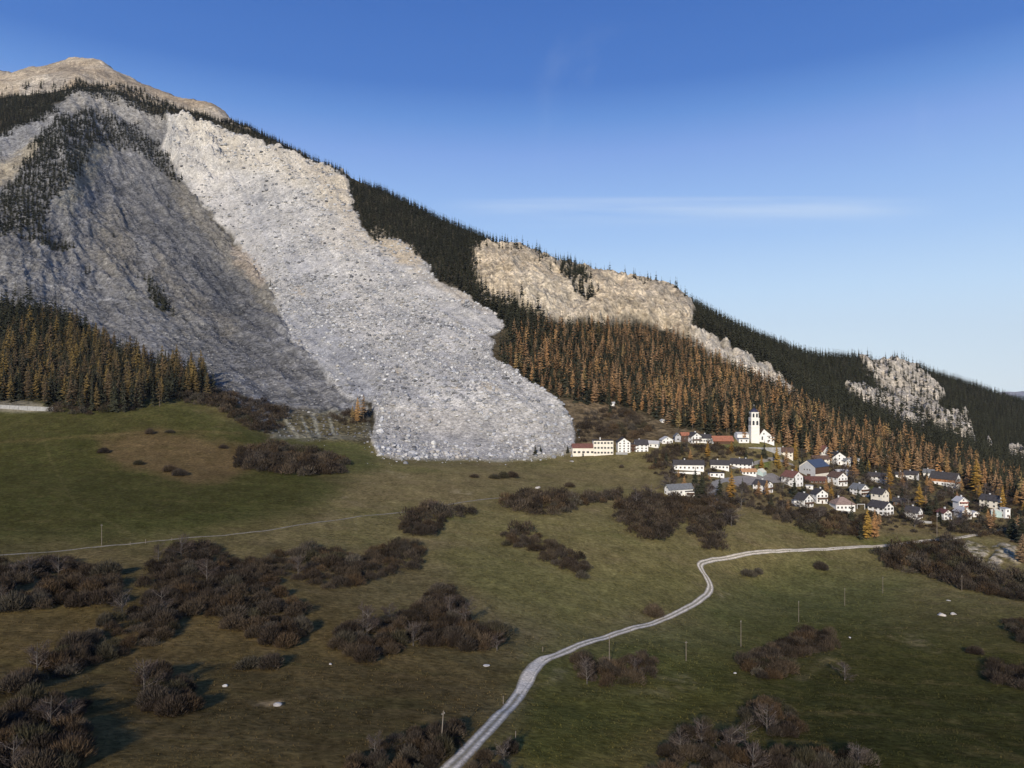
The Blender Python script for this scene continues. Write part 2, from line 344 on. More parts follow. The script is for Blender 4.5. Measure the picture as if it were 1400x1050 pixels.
# white crumbling rock below the road at the right
lay(M['chalk'] * smooth(-.25, .25, n_fin + .4 * v1), rgb(0.42, 0.38, 0.31))
lay(poly([(890,615),(960,610),(1060,612),(1150,630),(1290,668),(1420,690),(1420,745),(1300,735),(1200,735),(1100,715),(1010,700),(960,690),(900,660)], 10, 6, 5) * (.55 + .45 * n_mid), rgb(0.105, 0.086, 0.056))
for p in [[(1185,660),(1215,665),(1205,680),(1190,680)], [(1298,672),(1330,672),(1325,684),(1300,684)], [(1030,630),(1055,630),(1050,640),(1032,640)], [(960,612),(1005,610),(1000,615),(960,616)]]: lay(poly(p, 4, 2, 3) * .8, rgb(0.075, 0.10, 0.035))
# field lines and trodden tracks
def stroke(pts, wpx, k, col, rag=1.5):
    m = np.zeros_like(gX)
    for a, b in zip(pts[:-1], pts[1:]):
        d = np.array(b, float) - np.array(a, float); L = np.hypot(*d); nrm = np.array([-d[1], d[0]]) / L * wpx / 2; e = d / L * wpx * 0.3
        a_ = np.array(a) - e; b_ = np.array(b) + e
        m = np.maximum(m, poly([a_ + nrm, b_ + nrm, b_ - nrm, a_ - nrm], 1.2, rag, rag * 0.6))
    lay(m * k, col)
stroke([(55,590),(75,640),(100,685),(150,715),(195,740)], 4, 0.5, rgb(0.12, 0.115, 0.06))
stroke([(-20,605),(120,598),(230,588),(330,592)], 3, 0.5, rgb(0.15, 0.125, 0.07))
stroke([(500,685),(470,680)], 2, .4, DRY)
stroke([(745,880),(690,850),(640,812)], 4, 0.4, rgb(0.15, 0.125, 0.075))
stroke([(370,596),(440,597),(505,602)], 2.6, 0.9, rgb(0.36, 0.34, 0.31))
# mountain
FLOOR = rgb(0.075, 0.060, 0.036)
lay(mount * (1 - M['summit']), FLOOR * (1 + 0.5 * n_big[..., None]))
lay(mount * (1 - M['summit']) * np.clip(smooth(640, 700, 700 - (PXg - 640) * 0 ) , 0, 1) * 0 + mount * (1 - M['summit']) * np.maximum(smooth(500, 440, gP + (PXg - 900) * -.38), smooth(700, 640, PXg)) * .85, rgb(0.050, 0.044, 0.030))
lay(poly([(760,548),(800,540),(880,575),(960,592),(1000,600),(900,608),(800,615),(785,590)], 6, 6, 4) * 0.9, rgb(0.125, 0.094, 0.056))
lay(poly([(785,545),(835,548),(860,570),(800,568)], 6, 6, 4) * 0.6, rgb(0.19, 0.135, 0.078))
rr = fbm(gX, gY, gZ, 120, 5, 0.6); rf = fbm(gX, gY, gZ, 14, 4, 0.6); st = gl
def mottle(a, b, t): return np.asarray(a) * (1 - t[..., None]) + np.asarray(b) * t[..., None]
# grey shale flank
ck = smooth(.35, .7, crag3 + .5 * rf)
lay(M['flank'], mottle(rgb(0.085, 0.086, 0.088), rgb(0.20, 0.197, 0.192), smooth(-0.45, 0.55, rr + 0.8 * rf)))
lay(M['flank'] * smooth(0.30, 0.7, gl + 0.3 * rf) * 0.5, rgb(0.27, 0.265, 0.255))
lay(poly([(160,380),(200,400),(260,440),(290,470),(330,540),(250,480),(190,430)], 8, 8, 6) * 0.45, rgb(0.20, 0.185, 0.14))
lay(poly([(180,380),(205,395),(235,440),(200,430)], 5, 4, 6) * 0.7, rgb(0.26, 0.25, 0.22))
lay(poly([(232,240),(262,270),(300,320),(345,370),(380,420),(370,430),(320,370),(270,310),(230,265)], 5, 5, 5) * 0.75, rgb(0.235, 0.22, 0.185))
lay(poly([(320,340),(350,360),(358,385),(330,372)], 4, 4, 5) * 0.8, rgb(0.38, 0.30, 0.225))
lay(poly([(-50,240),(20,205),(55,185),(75,190),(50,215),(0,250),(-50,290)], 6, 6, 5) * 0.8, rgb(0.36, 0.31, 0.23))
lay(poly(BRIGHTL, 6, 6, 6) * 0.8, rgb(0.33, 0.33, 0.33))
lay(poly([(95,128),(150,125),(200,150),(225,162),(215,185),(170,165),(120,160),(90,155)], 6, 6, 6) * 0.85, rgb(0.37, 0.345, 0.30))
lay(poly([(100,200),(150,195),(150,215),(105,275),(80,300),(75,280),(95,240)], 6, 6, 6) * 0.7, rgb(0.25, 0.235, 0.185))
lay(poly([(-100,345),(10,338),(50,328),(90,368),(118,398),(120,430),(60,425),(10,415),(-100,430)], 6, 6, 6) * (.55 + .4 * rf), rgb(0.25, 0.243, 0.225))
stroke([(286,372),(300,400),(330,440),(352,470)], 5, 0.6, rgb(0.27, 0.27, 0.265))
stroke([(240,400),(300,470),(330,520)], 5, 0.4, rgb(0.22, 0.22, 0.215))
stroke([(385,483),(415,515),(445,545),(455,575)], 5, 0.6, rgb(0.33, 0.32, 0.30))
# the landslide
lay(M['slide'], mottle(rgb(0.235, 0.238, 0.245), rgb(0.44, 0.43, 0.415), smooth(-0.4, 0.45, rr + 0.8 * rf)))
lay(M['slide'] * smooth(0.2, 0.7, gs + 0.35 * rf) * 0.35, rgb(0.45, 0.43, 0.39))
lay(M['slide'] * poly([(240,165),(300,172),(345,192),(440,228),(476,245),(490,300),(470,310),(420,260),(340,235),(280,225)], 10, 10, 8) * 0.75, rgb(0.42, 0.375, 0.30))
lay(M['slide'] * poly([(440,255),(470,250),(505,330),(550,335),(600,385),(575,380),(510,330)], 8, 8, 8) * 0.6, rgb(0.40, 0.355, 0.285))
lay(poly([(505,330),(520,315),(545,325),(575,350),(560,370),(530,345)], 5, 5, 6) * 0.9, rgb(0.43, 0.37, 0.285))
lay(M['slide'] * poly([(520,330),(600,390),(690,450),(640,440),(560,390)], 8, 8, 6) * 0.55, rgb(0.33, 0.325, 0.315))
lay(M['slide'] * poly([(505,418),(560,420),(590,440),(530,440)], 7, 5, 6) * 0.6, rgb(0.22, 0.225, 0.24))
lay(M['slide'] * poly([(400,445),(470,470),(520,545),(510,560),(470,540),(420,490)], 10, 8, 6) * 0.5, rgb(0.30, 0.31, 0.335))
for p in [[(395,392),(415,392),(420,408),(400,410)], [(655,527),(682,528),(680,540),(655,540)], [(618,531),(632,531),(630,537)], [(536,512),(547,512),(544,518)]]:
    lay(poly(p, 3, 2, 4) * 0.75, rgb(0.50, 0.38, 0.20))
lay(M['slide'] * poly([(430,300),(480,310),(520,340),(480,350),(440,330)], 10, 8, 6) * 0.35, rgb(0.46, 0.39, 0.28))
lay(M['slide'] * M['toe'] * 0.55, mottle(rgb(0.255, 0.245, 0.235), rgb(0.40, 0.385, 0.36), smooth(-0.5, 0.5, rf + 0.4 * rr)))
lay(M['slide'] * poly([(530,570),(600,560),(650,570),(640,600),(560,600)], 10, 6, 6) * 0.45, rgb(0.24, 0.225, 0.205))
lay(poly([(300,320),(345,372),(395,455),(440,515),(478,548),(512,556),(520,530),(470,470),(430,410),(370,340),(320,300)], 22, 10, 8) * .5 * np.clip(M['flank'] + M['slide'], 0, 1), rgb(.235, .24, .25))
# tan cliffs
lay(M['cliff'], mottle(rgb(0.30, 0.255, 0.195), rgb(0.58, 0.50, 0.39), smooth(-0.45, 0.45, rr + 0.8 * rf)))
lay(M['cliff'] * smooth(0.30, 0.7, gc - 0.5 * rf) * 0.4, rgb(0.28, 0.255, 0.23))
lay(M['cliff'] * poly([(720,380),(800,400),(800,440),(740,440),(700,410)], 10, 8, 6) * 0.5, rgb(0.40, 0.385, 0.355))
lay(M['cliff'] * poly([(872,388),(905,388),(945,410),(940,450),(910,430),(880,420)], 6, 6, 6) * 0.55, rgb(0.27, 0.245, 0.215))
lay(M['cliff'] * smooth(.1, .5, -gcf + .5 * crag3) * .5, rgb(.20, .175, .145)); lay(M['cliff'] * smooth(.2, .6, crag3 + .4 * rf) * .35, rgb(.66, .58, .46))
lay(M['cliff'] * smooth(935, 960, PXg) * 0.6, rgb(0.46, 0.45, 0.44))
# summit
lay(M['summit'], mottle(rgb(0.30, 0.235, 0.165), rgb(0.42, 0.355, 0.27), smooth(-0.4, 0.5, fbm(gX, gY, gZ, 260, 5))))
lay(M['summit'] * poly([(30,118),(70,105),(95,108),(85,128),(30,132)], 6, 6, 4) * 0.6, rgb(0.36, 0.33, 0.29))
lay(M['summit'] * poly([(58,95),(100,92),(120,112),(70,112)], 5, 5, 4) * 0.75, rgb(0.20, 0.165, 0.13))
lay(M['summit'] * smooth(.2, .6, -fbm(gX, gY, gZ, 130, 4, .6)) * .45, rgb(.22, .185, .15))
lay(M['flank'] * smooth(.3, .6, -crag3 + .4 * rf) * .5, rgb(.060, .062, .066)); lay(M['flank'] * smooth(.35, .65, crag3 + .4 * rf) * .4, rgb(.24, .24, .24)); lay(M['flank'] * smooth(.25, .65, gf + .25 * rf) * .45, rgb(.25, .245, .235)); lay(M['flank'] * smooth(.25, .65, -gf + .3 * rf) * .45, rgb(.075, .077, .08))  # crag hollows painted dark like shadow, crests pale; then talus streaks
lay(M['slide'] * (1 - .6 * M['toe']) * smooth(.2, .6, gsf + .3 * rf) * .5, rgb(.48, .46, .42)); lay(M['slide'] * (1 - .6 * M['toe']) * smooth(.15, .55, -gsf + .4 * rr) * .5, rgb(.205, .21, .215))
lay(M['slide'] * SCARP * smooth(.3, .6, -crag3 + .4 * rf) * .6, rgb(.17, .165, .16)); lay(M['slide'] * SCARP * smooth(.35, .65, crag3 + .3 * rf) * .4, rgb(.52, .48, .41))  # dark patches painted in the scarp's hollows stand in for crag shadows
lay(M['flank'] * poly([(190,250),(240,260),(300,340),(360,430),(400,500),(340,500),(270,430),(220,340)], 25, 14, 10) * .45, rgb(.095, .098, .104))
lay(M['flank'] * poly([(120,300),(170,290),(190,350),(160,390),(125,360)], 14, 10, 8) * .5, rgb(.215, .195, .155))
lay(M['flank'] * poly([(215,345),(260,400),(320,450),(310,470),(250,430),(205,380)], 12, 10, 8) * .5, rgb(.205, .185, .145))
lay(M['flank'] * poly([(255,360),(300,372),(350,450),(300,430)], 14, 8, 8) * .6, rgb(.088, .092, .098))
lay(M['slide'] * poly([(300,270),(370,290),(420,350),(470,400),(440,430),(380,370),(320,310)], 25, 16, 12) * .4, rgb(.33, .335, .35))
lay(M['slide'] * poly([(250,215),(290,230),(330,300),(400,400),(380,410),(310,320),(262,260)], 10, 10, 8) * .5, rgb(.47, .45, .42))
lay(M['slide'] * poly([(420,430),(500,470),(560,540),(520,560),(450,500)], 22, 12, 10) * .5, rgb(.265, .27, .285))
lay(M['slide'] * poly([(540,440),(620,450),(680,520),(640,545),(570,500)], 22, 14, 10) * .4, rgb(.30, .30, .31))
lay(M['slide'] * poly([(690,520),(750,560),(775,600),(740,610),(700,560)], 14, 10, 8) * .4, rgb(.42, .405, .375))
lay(poly([(380,560),(500,570),(505,600),(430,600),(370,590)], 9, 6, 7) * 0.9, rgb(0.115, 0.094, 0.058))
stroke([(388,575),(408,596)], 3, 0.8, rgb(0.33, 0.31, 0.28)); stroke([(412,572),(422,592)], 3, 0.8, rgb(0.33, 0.31, 0.28)); stroke([(428,570),(437,597)], 5, 0.8, rgb(0.33, 0.31, 0.28)); stroke([(450,572),(458,596)], 4, 0.8, rgb(0.33, 0.31, 0.28))
lay(poly([(228,232),(262,262),(300,312),(345,362),(385,418),(378,436),(330,385),(280,330),(240,280)], 7, 7, 7) * (.6 + .3 * rf), rgb(.235, .215, .175))
lay(poly([(318,335),(350,355),(362,388),(345,390),(326,365)], 4, 4, 6) * .7, rgb(.36, .30, .235))
lay(poly([(98,205),(148,197),(150,212),(118,262),(96,300),(80,290),(92,250)], 7, 6, 8) * .6, rgb(.25, .235, .185))
lay(poly([(-60,262),(15,215),(50,190),(60,200),(35,232),(-5,268),(-60,300)], 6, 6, 6) * .75, rgb(.36, .31, .22))
lay(poly([(390,450),(440,510),(478,546),(514,556),(525,535),(480,480),(430,420),(400,400)], 26, 10, 8) * .55 * np.clip(M['flank'] + M['slide'], 0, 1), rgb(.245, .25, .26))
lay(poly([(503,328),(522,314),(546,324),(578,350),(570,372),(530,348)], 5, 6, 7) * (.7 + .3 * rf), rgb(.46, .385, .275))
lay(M['slide'] * poly([(400,212),(445,228),(478,244),(490,300),(505,332),(490,335),(465,290),(430,255)], 8, 8, 8) * .5, rgb(.45, .385, .29))
lay(poly([(590,380),(640,404),(675,424),(668,436),(620,412),(588,392)], 4, 5, 6) * .55, rgb(.42, .36, .27))
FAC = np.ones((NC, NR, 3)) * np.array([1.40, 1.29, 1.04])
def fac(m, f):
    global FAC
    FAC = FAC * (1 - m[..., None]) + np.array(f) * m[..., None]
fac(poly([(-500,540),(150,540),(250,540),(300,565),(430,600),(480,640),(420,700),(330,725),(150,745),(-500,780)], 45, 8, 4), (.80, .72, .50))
fac(poly([(-500,790),(150,790),(420,800),(600,880),(700,930),(600,1300),(-500,1300)], 60, 8, 4), (1.30, 1.06, .74))  # bottom corners toned lower, along with the painted vignette
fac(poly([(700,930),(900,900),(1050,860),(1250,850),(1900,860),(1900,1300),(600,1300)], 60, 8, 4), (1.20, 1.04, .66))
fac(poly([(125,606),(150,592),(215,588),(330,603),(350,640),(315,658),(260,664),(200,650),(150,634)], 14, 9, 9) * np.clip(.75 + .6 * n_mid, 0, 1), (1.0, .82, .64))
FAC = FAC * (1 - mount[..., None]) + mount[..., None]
for k_, f_ in (('slide', (1.06, 1.04, 1.01)), ('flank', (.80, .79, .78)), ('cliff', (1.0, .94, .82)), ('summit', (1.06, 1.06, 1.04))): fac(M[k_], f_)
fac(poly([(370,575),(440,562),(505,566),(508,604),(430,604),(370,596)], 8, 5, 6), (.95, .95, .78))
fac(M['chalk'], (1.0, .95, .85))
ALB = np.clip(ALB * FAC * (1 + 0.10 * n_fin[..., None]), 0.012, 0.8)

# ------------------------------------------------------------------ helpers
def mat(name, color, rough=0.9, build=None, spec=0.2):
    m = bpy.data.materials.new(name); m.use_nodes = True
    b = m.node_tree.nodes['Principled BSDF']
    b.inputs['Roughness'].default_value = rough
    b.inputs['Specular IOR Level'].default_value = spec
    b.inputs['Base Color'].default_value = (*color, 1)
    if build: build(m.node_tree, b)
    return m
def N(t, kind, **kw):
    n = t.nodes.new(kind)
    for k, v in kw.items():
        if k in n.inputs: n.inputs[k].default_value = v
        else: setattr(n, k, v)
    return n
def mul_noise(t, b, src, scale, lo, hi, detail=5, coord=None, contrast=(0.3, 0.7), stretch=None):
    """src colour times a noise between lo and hi, into Base Color"""
    tc = N(t, 'ShaderNodeNewGeometry') if coord is None else N(t, 'ShaderNodeTexCoord')
    out = tc.outputs['Position'] if coord is None else tc.outputs[coord]
    if stretch:
        mp = N(t, 'ShaderNodeMapping'); mp.inputs['Scale'].default_value = stretch
        t.links.new(out, mp.inputs[0]); out = mp.outputs[0]
    nz = N(t, 'ShaderNodeTexNoise', Scale=scale, Detail=detail, Roughness=0.65)
    t.links.new(out, nz.inputs['Vector'])
    mr = N(t, 'ShaderNodeMapRange'); mr.inputs['From Min'].default_value = contrast[0]; mr.inputs['From Max'].default_value = contrast[1]
    mr.inputs['To Min'].default_value = lo; mr.inputs['To Max'].default_value = hi
    t.links.new(nz.outputs['Fac'], mr.inputs['Value'])
    mx = N(t, 'ShaderNodeMix', data_type='RGBA', blend_type='MULTIPLY'); mx.inputs['Factor'].default_value = 1
    if isinstance(src, tuple): mx.inputs['A'].default_value = (*src, 1)
    else: t.links.new(src, mx.inputs['A'])
    t.links.new(mr.outputs[0], mx.inputs['B'])
    t.links.new(mx.outputs['Result'], b.inputs['Base Color'])
    return mx.outputs['Result'], nz.outputs['Fac'], out
def bump(t, b, fac, dist, strength=0.6):
    bp = N(t, 'ShaderNodeBump', Strength=strength, Distance=dist)
    t.links.new(fac, bp.inputs['Height']); t.links.new(bp.outputs[0], b.inputs['Normal'])
def tag(o, label=None, cat=None, group=None, kind=None):
    if label: o['label'] = label
    if cat: o['category'] = cat
    if group: o['group'] = group
    if kind: o['kind'] = kind
    return o
def link(o, parent=None):
    COL.objects.link(o)
    if parent: o.parent = parent
    return o

def ground_shader(sc1, lo, hi, bd, sc2, stretch=None, blocks=0, bl=.70, bh=1.28):
    def f(t, b):
        at = N(t, 'ShaderNodeAttribute', attribute_name='albedo')
        c1, f1, v = mul_noise(t, b, at.outputs['Color'], sc1, lo, hi, stretch=stretch)
        c2, f2, v = mul_noise(t, b, c1, sc2, 0.8, 1.2, detail=3)
        c2, f2, v = mul_noise(t, b, c2, sc1 * .27, lo * .5 + .5, hi * .5 + .5, detail=4)
        if blocks:
            ds = N(t, 'ShaderNodeTexNoise', Scale=blocks * .7, Detail=3); t.links.new(v, ds.inputs['Vector'])
            ad = N(t, 'ShaderNodeMix', data_type='VECTOR'); ad.inputs['Factor'].default_value = .5
            sc_ = N(t, 'ShaderNodeVectorMath', operation='SCALE'); sc_.inputs['Scale'].default_value = 2.2 / blocks
            t.links.new(ds.outputs['Color'], sc_.inputs[0]); av = N(t, 'ShaderNodeVectorMath', operation='ADD'); t.links.new(v, av.inputs[0]); t.links.new(sc_.outputs[0], av.inputs[1])
            vo = N(t, 'ShaderNodeTexVoronoi', Scale=blocks); t.links.new(av.outputs[0], vo.inputs['Vector'])
            sp = N(t, 'ShaderNodeSeparateColor'); t.links.new(vo.outputs['Color'], sp.inputs[0])
            mr = N(t, 'ShaderNodeMapRange'); mr.inputs['To Min'].default_value = bl; mr.inputs['To Max'].default_value = bh; t.links.new(sp.outputs[0], mr.inputs['Value'])
            mx = N(t, 'ShaderNodeMix', data_type='RGBA', blend_type='MULTIPLY'); mx.inputs['Factor'].default_value = 1
            t.links.new(c2, mx.inputs['A']); t.links.new(mr.outputs[0], mx.inputs['B']); t.links.new(mx.outputs['Result'], b.inputs['Base Color'])
            hh = N(t, 'ShaderNodeMath', operation='ADD'); t.links.new(f1, hh.inputs[0]); t.links.new(vo.outputs['Distance'], hh.inputs[1])
            bump(t, b, hh.outputs[0], bd); return
        bump(t, b, f1, bd)
    return f
M_MEADOW = mat('meadow_turf', (.1, .1, .05), 1.0, ground_shader(0.9, 0.5, 1.5, 0.35, 0.06, (0.7, 1.0, 1.0)), 0.0)
M_MOUNT = mat('mountain_rock', (.2, .2, .2), 1.0, ground_shader(0.22, 0.5, 1.5, 3.0, 0.012, None, .16), 0.0)
M_SLIDE = mat('slide_rubble', (.3, .3, .3), 1.0, ground_shader(0.42, 0.55, 1.45, 1.2, 0.02, None, .42, .84, 1.14), 0.0)

# grid -> three ground sheets that meet edge to edge
V = np.stack([gX, gY, gZ], -1)
du = np.zeros_like(V); dv = np.zeros_like(V)
du[1:-1] = V[2:] - V[:-2]; du[0] = V[1] - V[0]; du[-1] = V[-1] - V[-2]
dv[:, 1:-1] = V[:, 2:] - V[:, :-2]; dv[:, 0] = V[:, 1] - V[:, 0]; dv[:, -1] = V[:, -1] - V[:, -2]
NRM = np.cross(du, dv); NRM /= np.linalg.norm(NRM, axis=-1)[..., None]
idx = np.arange(NC * NR).reshape(NC, NR)
quads = np.stack([idx[:-1, :-1], idx[1:, :-1], idx[1:, 1:], idx[:-1, 1:]], -1).reshape(-1, 4)
cls = np.zeros((NC, NR), int); cls[gT > 8.02] = 1; cls[M['slide'] > 0.5] = 2
qc = cls.reshape(-1)[quads].max(1)
Vf, Nf, Af = V.reshape(-1, 3), NRM.reshape(-1, 3), ALB.reshape(-1, 3)
def make_mesh(name, verts, faces, mats, smooth_=False, mat_idx=None, colors=None, cname='albedo', normals=None):
    me = bpy.data.meshes.new(name)
    verts = np.asarray(verts, np.float32); faces = np.asarray(faces, np.int32)
    n = faces.shape[1]
    me.vertices.add(len(verts)); me.vertices.foreach_set('co', verts.ravel())
    me.loops.add(faces.size); me.loops.foreach_set('vertex_index', faces.ravel())
    me.polygons.add(len(faces))
    me.polygons.foreach_set('loop_start', np.arange(0, faces.size, n, dtype=np.int32))
    me.polygons.foreach_set('loop_total', np.full(len(faces), n, np.int32))
    me.polygons.foreach_set('use_smooth', np.full(len(faces), smooth_))
    for m in mats: me.materials.append(m)
    if mat_idx is not None: me.polygons.foreach_set('material_index', np.asarray(mat_idx, np.int32))
    me.update(calc_edges=True)
    if colors is not None:
        a = me.color_attributes.new(cname, 'FLOAT_COLOR', 'POINT')
        a.data.foreach_set('color', np.concatenate([colors, np.ones((len(colors), 1))], 1).astype(np.float32).ravel())
    if normals is not None: me.normals_split_custom_set_from_vertices(np.asarray(normals, np.float32))
    return me
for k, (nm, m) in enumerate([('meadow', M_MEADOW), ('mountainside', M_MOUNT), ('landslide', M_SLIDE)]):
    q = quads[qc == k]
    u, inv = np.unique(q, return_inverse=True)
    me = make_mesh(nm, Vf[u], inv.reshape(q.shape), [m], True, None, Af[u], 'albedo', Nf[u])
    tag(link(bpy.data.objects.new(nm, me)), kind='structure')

def at(px, py):
    """the point of the land seen along this bearing and dip"""
    c = np.clip(np.interp(px, PX, np.arange(NC)), 0, NC - 1.001)
    c0 = int(c); f = c - c0
    top = RP[c0] * (1 - f) + RP[c0 + 1] * f
    if py > 1060: r = N0 - 1
    else: r = N0 + np.clip((1060 - py) / (1060 - top) * (N1 - 1), 0, N1 - 1.001)
    r0 = int(r); g = r - r0
    p = (V[c0, r0] * (1 - f) * (1 - g) + V[c0 + 1, r0] * f * (1 - g) + V[c0, r0 + 1] * (1 - f) * g + V[c0 + 1, r0 + 1] * f * g)
    return p
def height(x, y):
    px = CX + FPX * x / max(y, 1)
    c = float(np.clip(np.interp(px, PX, np.arange(NC)), 0, NC - 1.001)); c0 = int(c); f = c - c0
    return float(np.interp(y, V[c0, :, 1], V[c0, :, 2]) * (1 - f) + np.interp(y, V[c0 + 1, :, 1], V[c0 + 1, :, 2]) * f)
# ------------------------------------------------------------------ plants: templates of unit height (trees) or unit half-width (bushes)
def needles_mat(name, ramp, rnd=True):
    def f(t, b):
        at_ = N(t, 'ShaderNodeAttribute', attribute_name='tint')
        src = at_.outputs['Color']
        if rnd:
            oi = N(t, 'ShaderNodeObjectInfo'); cr = N(t, 'ShaderNodeValToRGB')
            el = cr.color_ramp.elements
            while len(el) < len(ramp): el.new(0.5)
            for i, c in enumerate(ramp): el[i].position = i / (len(ramp) - 1); el[i].color = (*c, 1)
            t.links.new(oi.outputs['Random'], cr.inputs[0])
            mx = N(t, 'ShaderNodeMix', data_type='RGBA', blend_type='MULTIPLY'); mx.inputs['Factor'].default_value = 1
            t.links.new(cr.outputs[0], mx.inputs['A']); t.links.new(src, mx.inputs['B']); src = mx.outputs['Result']
        mul_noise(t, b, src, 0.6, 0.75, 1.25, detail=2)
    return mat(name, ramp[0], 1.0, f, 0.0)
LARCH_R = [(0.370, 0.225, 0.094), (0.335, 0.192, 0.086), (0.260, 0.152, 0.080), (0.300, 0.186, 0.095), (0.180, 0.122, 0.072), (0.355, 0.190, 0.080), (0.240, 0.175, 0.076)]
SHADE_TONED_R = [(0.140, 0.098, 0.040), (0.085, 0.063, 0.037), (0.175, 0.120, 0.042), (0.070, 0.056, 0.036), (0.12, 0.08, 0.045)]  # yellow-brown larches, darkened in colour for the dimmer light on the left wood
SPRUCE_R = [(0.033, 0.035, 0.022), (0.043, 0.043, 0.027), (0.026, 0.028, 0.020), (0.050, 0.048, 0.030)]
BUSH_R = [(0.055, 0.042, 0.031), (0.043, 0.033, 0.026), (0.072, 0.055, 0.038), (0.060, 0.049, 0.039), (0.034, 0.027, 0.021), (0.080, 0.054, 0.032), (0.080, 0.069, 0.055), (0.054, 0.048, 0.029)]
GOLD_R = [(0.30, 0.19, 0.045), (0.27, 0.15, 0.04)]
ML, MS, MB_ = needles_mat('larch_needles', LARCH_R), needles_mat('spruce_needles', SPRUCE_R), needles_mat('bush_twigs', BUSH_R)
ML2, MS2, MB2 = needles_mat('larch_wood_needles', LARCH_R, False), needles_mat('spruce_forest_needles', SPRUCE_R, False), needles_mat('thicket_twigs', BUSH_R, False)
MBARK = mat('bark', (0.12, 0.095, 0.075), 1.0, lambda t, b: mul_noise(t, b, (0.12, 0.095, 0.075), 3.0, 0.6, 1.4), 0.0)
MBARKP = mat('pale_bark', (0.12, 0.105, 0.092), 1.0, lambda t, b: mul_noise(t, b, (0.12, 0.105, 0.092), 3.0, 0.6, 1.4), 0.0)

class T:
    def __init__(s): s.v = []; s.f = []; s.m = []; s.c = []
    def tri(s, a, b, c, m=0, tint=1.0):
        i = len(s.v); s.v += [a, b, c]; s.c += [tint] * 3; s.f.append((i, i + 1, i + 2)); s.m.append(m)
    def cone(s, a, b, ra, rb, n=5, m=0, tint=1.0):
        a = np.array(a, float); b = np.array(b, float); d = b - a; d /= np.linalg.norm(d) + 1e-9
        u = np.cross(d, (0.3, 0.9, 0.2)); u /= np.linalg.norm(u); w = np.cross(d, u)
        for k in range(n):
            t0, t1 = 2 * math.pi * k / n, 2 * math.pi * (k + 1) / n
            p0 = a + ra * (math.cos(t0) * u + math.sin(t0) * w); p1 = a + ra * (math.cos(t1) * u + math.sin(t1) * w)
            q0 = b + rb * (math.cos(t0) * u + math.sin(t0) * w); q1 = b + rb * (math.cos(t1) * u + math.sin(t1) * w)
            s.tri(p0, p1, q1, m, tint)
            if rb > 1e-4: s.tri(p0, q1, q0, m, tint)
    def arr(s): return (np.array(s.v, np.float32), np.array(s.f, np.int32), np.array(s.m, np.int32), np.array(s.c, np.float32))
def conifer(R, levels, nb, base, rmax, kind, seed, low=False):
    """returns crown template, trunk template"""
    r = random.Random(seed); cr = T(); tr = T()
    tr.cone((0, 0, -0.03), (0, 0, 0.96), 0.013, 0.002, 5, 0)
    lean = r.uniform(-.01, .01)
    for k in range(levels):
        t = k / (levels - 1.0); z = base + (0.985 - base) * t
        if kind == 'spruce': prof = (1 - t) ** 0.85 * (0.85 + 0.15 * math.sin(k * 2.1))
        else: prof = ((1 - t) ** 0.62) * min(1, 0.55 + 2.2 * t)
        rad = rmax * max(prof, 0.05)
        n = max(3, round(nb * (0.5 + 0.5 * prof)))
        a0 = r.uniform(0, 6.28)
        for j in range(n):
            if kind == 'larch' and r.random() < 0.12: continue
            a = a0 + 6.283 * j / n + r.uniform(-.25, .25)
            L = rad * r.uniform(0.7, 1.18); c, s_ = math.cos(a), math.sin(a)
            drop = (0.42 if kind == 'spruce' else 0.12) * L * r.uniform(.7, 1.3)
            w = L * (0.42 if kind == 'spruce' else 0.34); zz = z + r.uniform(-.045, .045)
            tint = r.uniform(0.75, 1.28)
            hh = 0.028 if kind == 'spruce' else 0.035
            A = (lean * t, 0, zz + hh); Tp = (c * L, s_ * L, zz - drop)
            ml = (c * L * .5 - s_ * w, s_ * L * .5 + c * w, zz - drop * .75 - 0.012); mr = (c * L * .5 + s_ * w, s_ * L * .5 - c * w, zz - drop * .75 - 0.012)
            mt = (c * L * .55, s_ * L * .55, zz - drop * .3 + 0.008)
            if low:
                cr.tri(A, ml, Tp, 0, tint); cr.tri(A, Tp, mr, 0, tint * .95); continue
            cr.tri(A, ml, mt, 0, tint); cr.tri(ml, Tp, mt, 0, tint); cr.tri(A, mt, mr, 0, tint * .95); cr.tri(mr, mt, Tp, 0, tint * .95)
    cr.cone((0, 0, 0.9), (0, 0, 1.0), 0.012, 0.001, 4, 0)
    return cr.arr(), tr.arr()
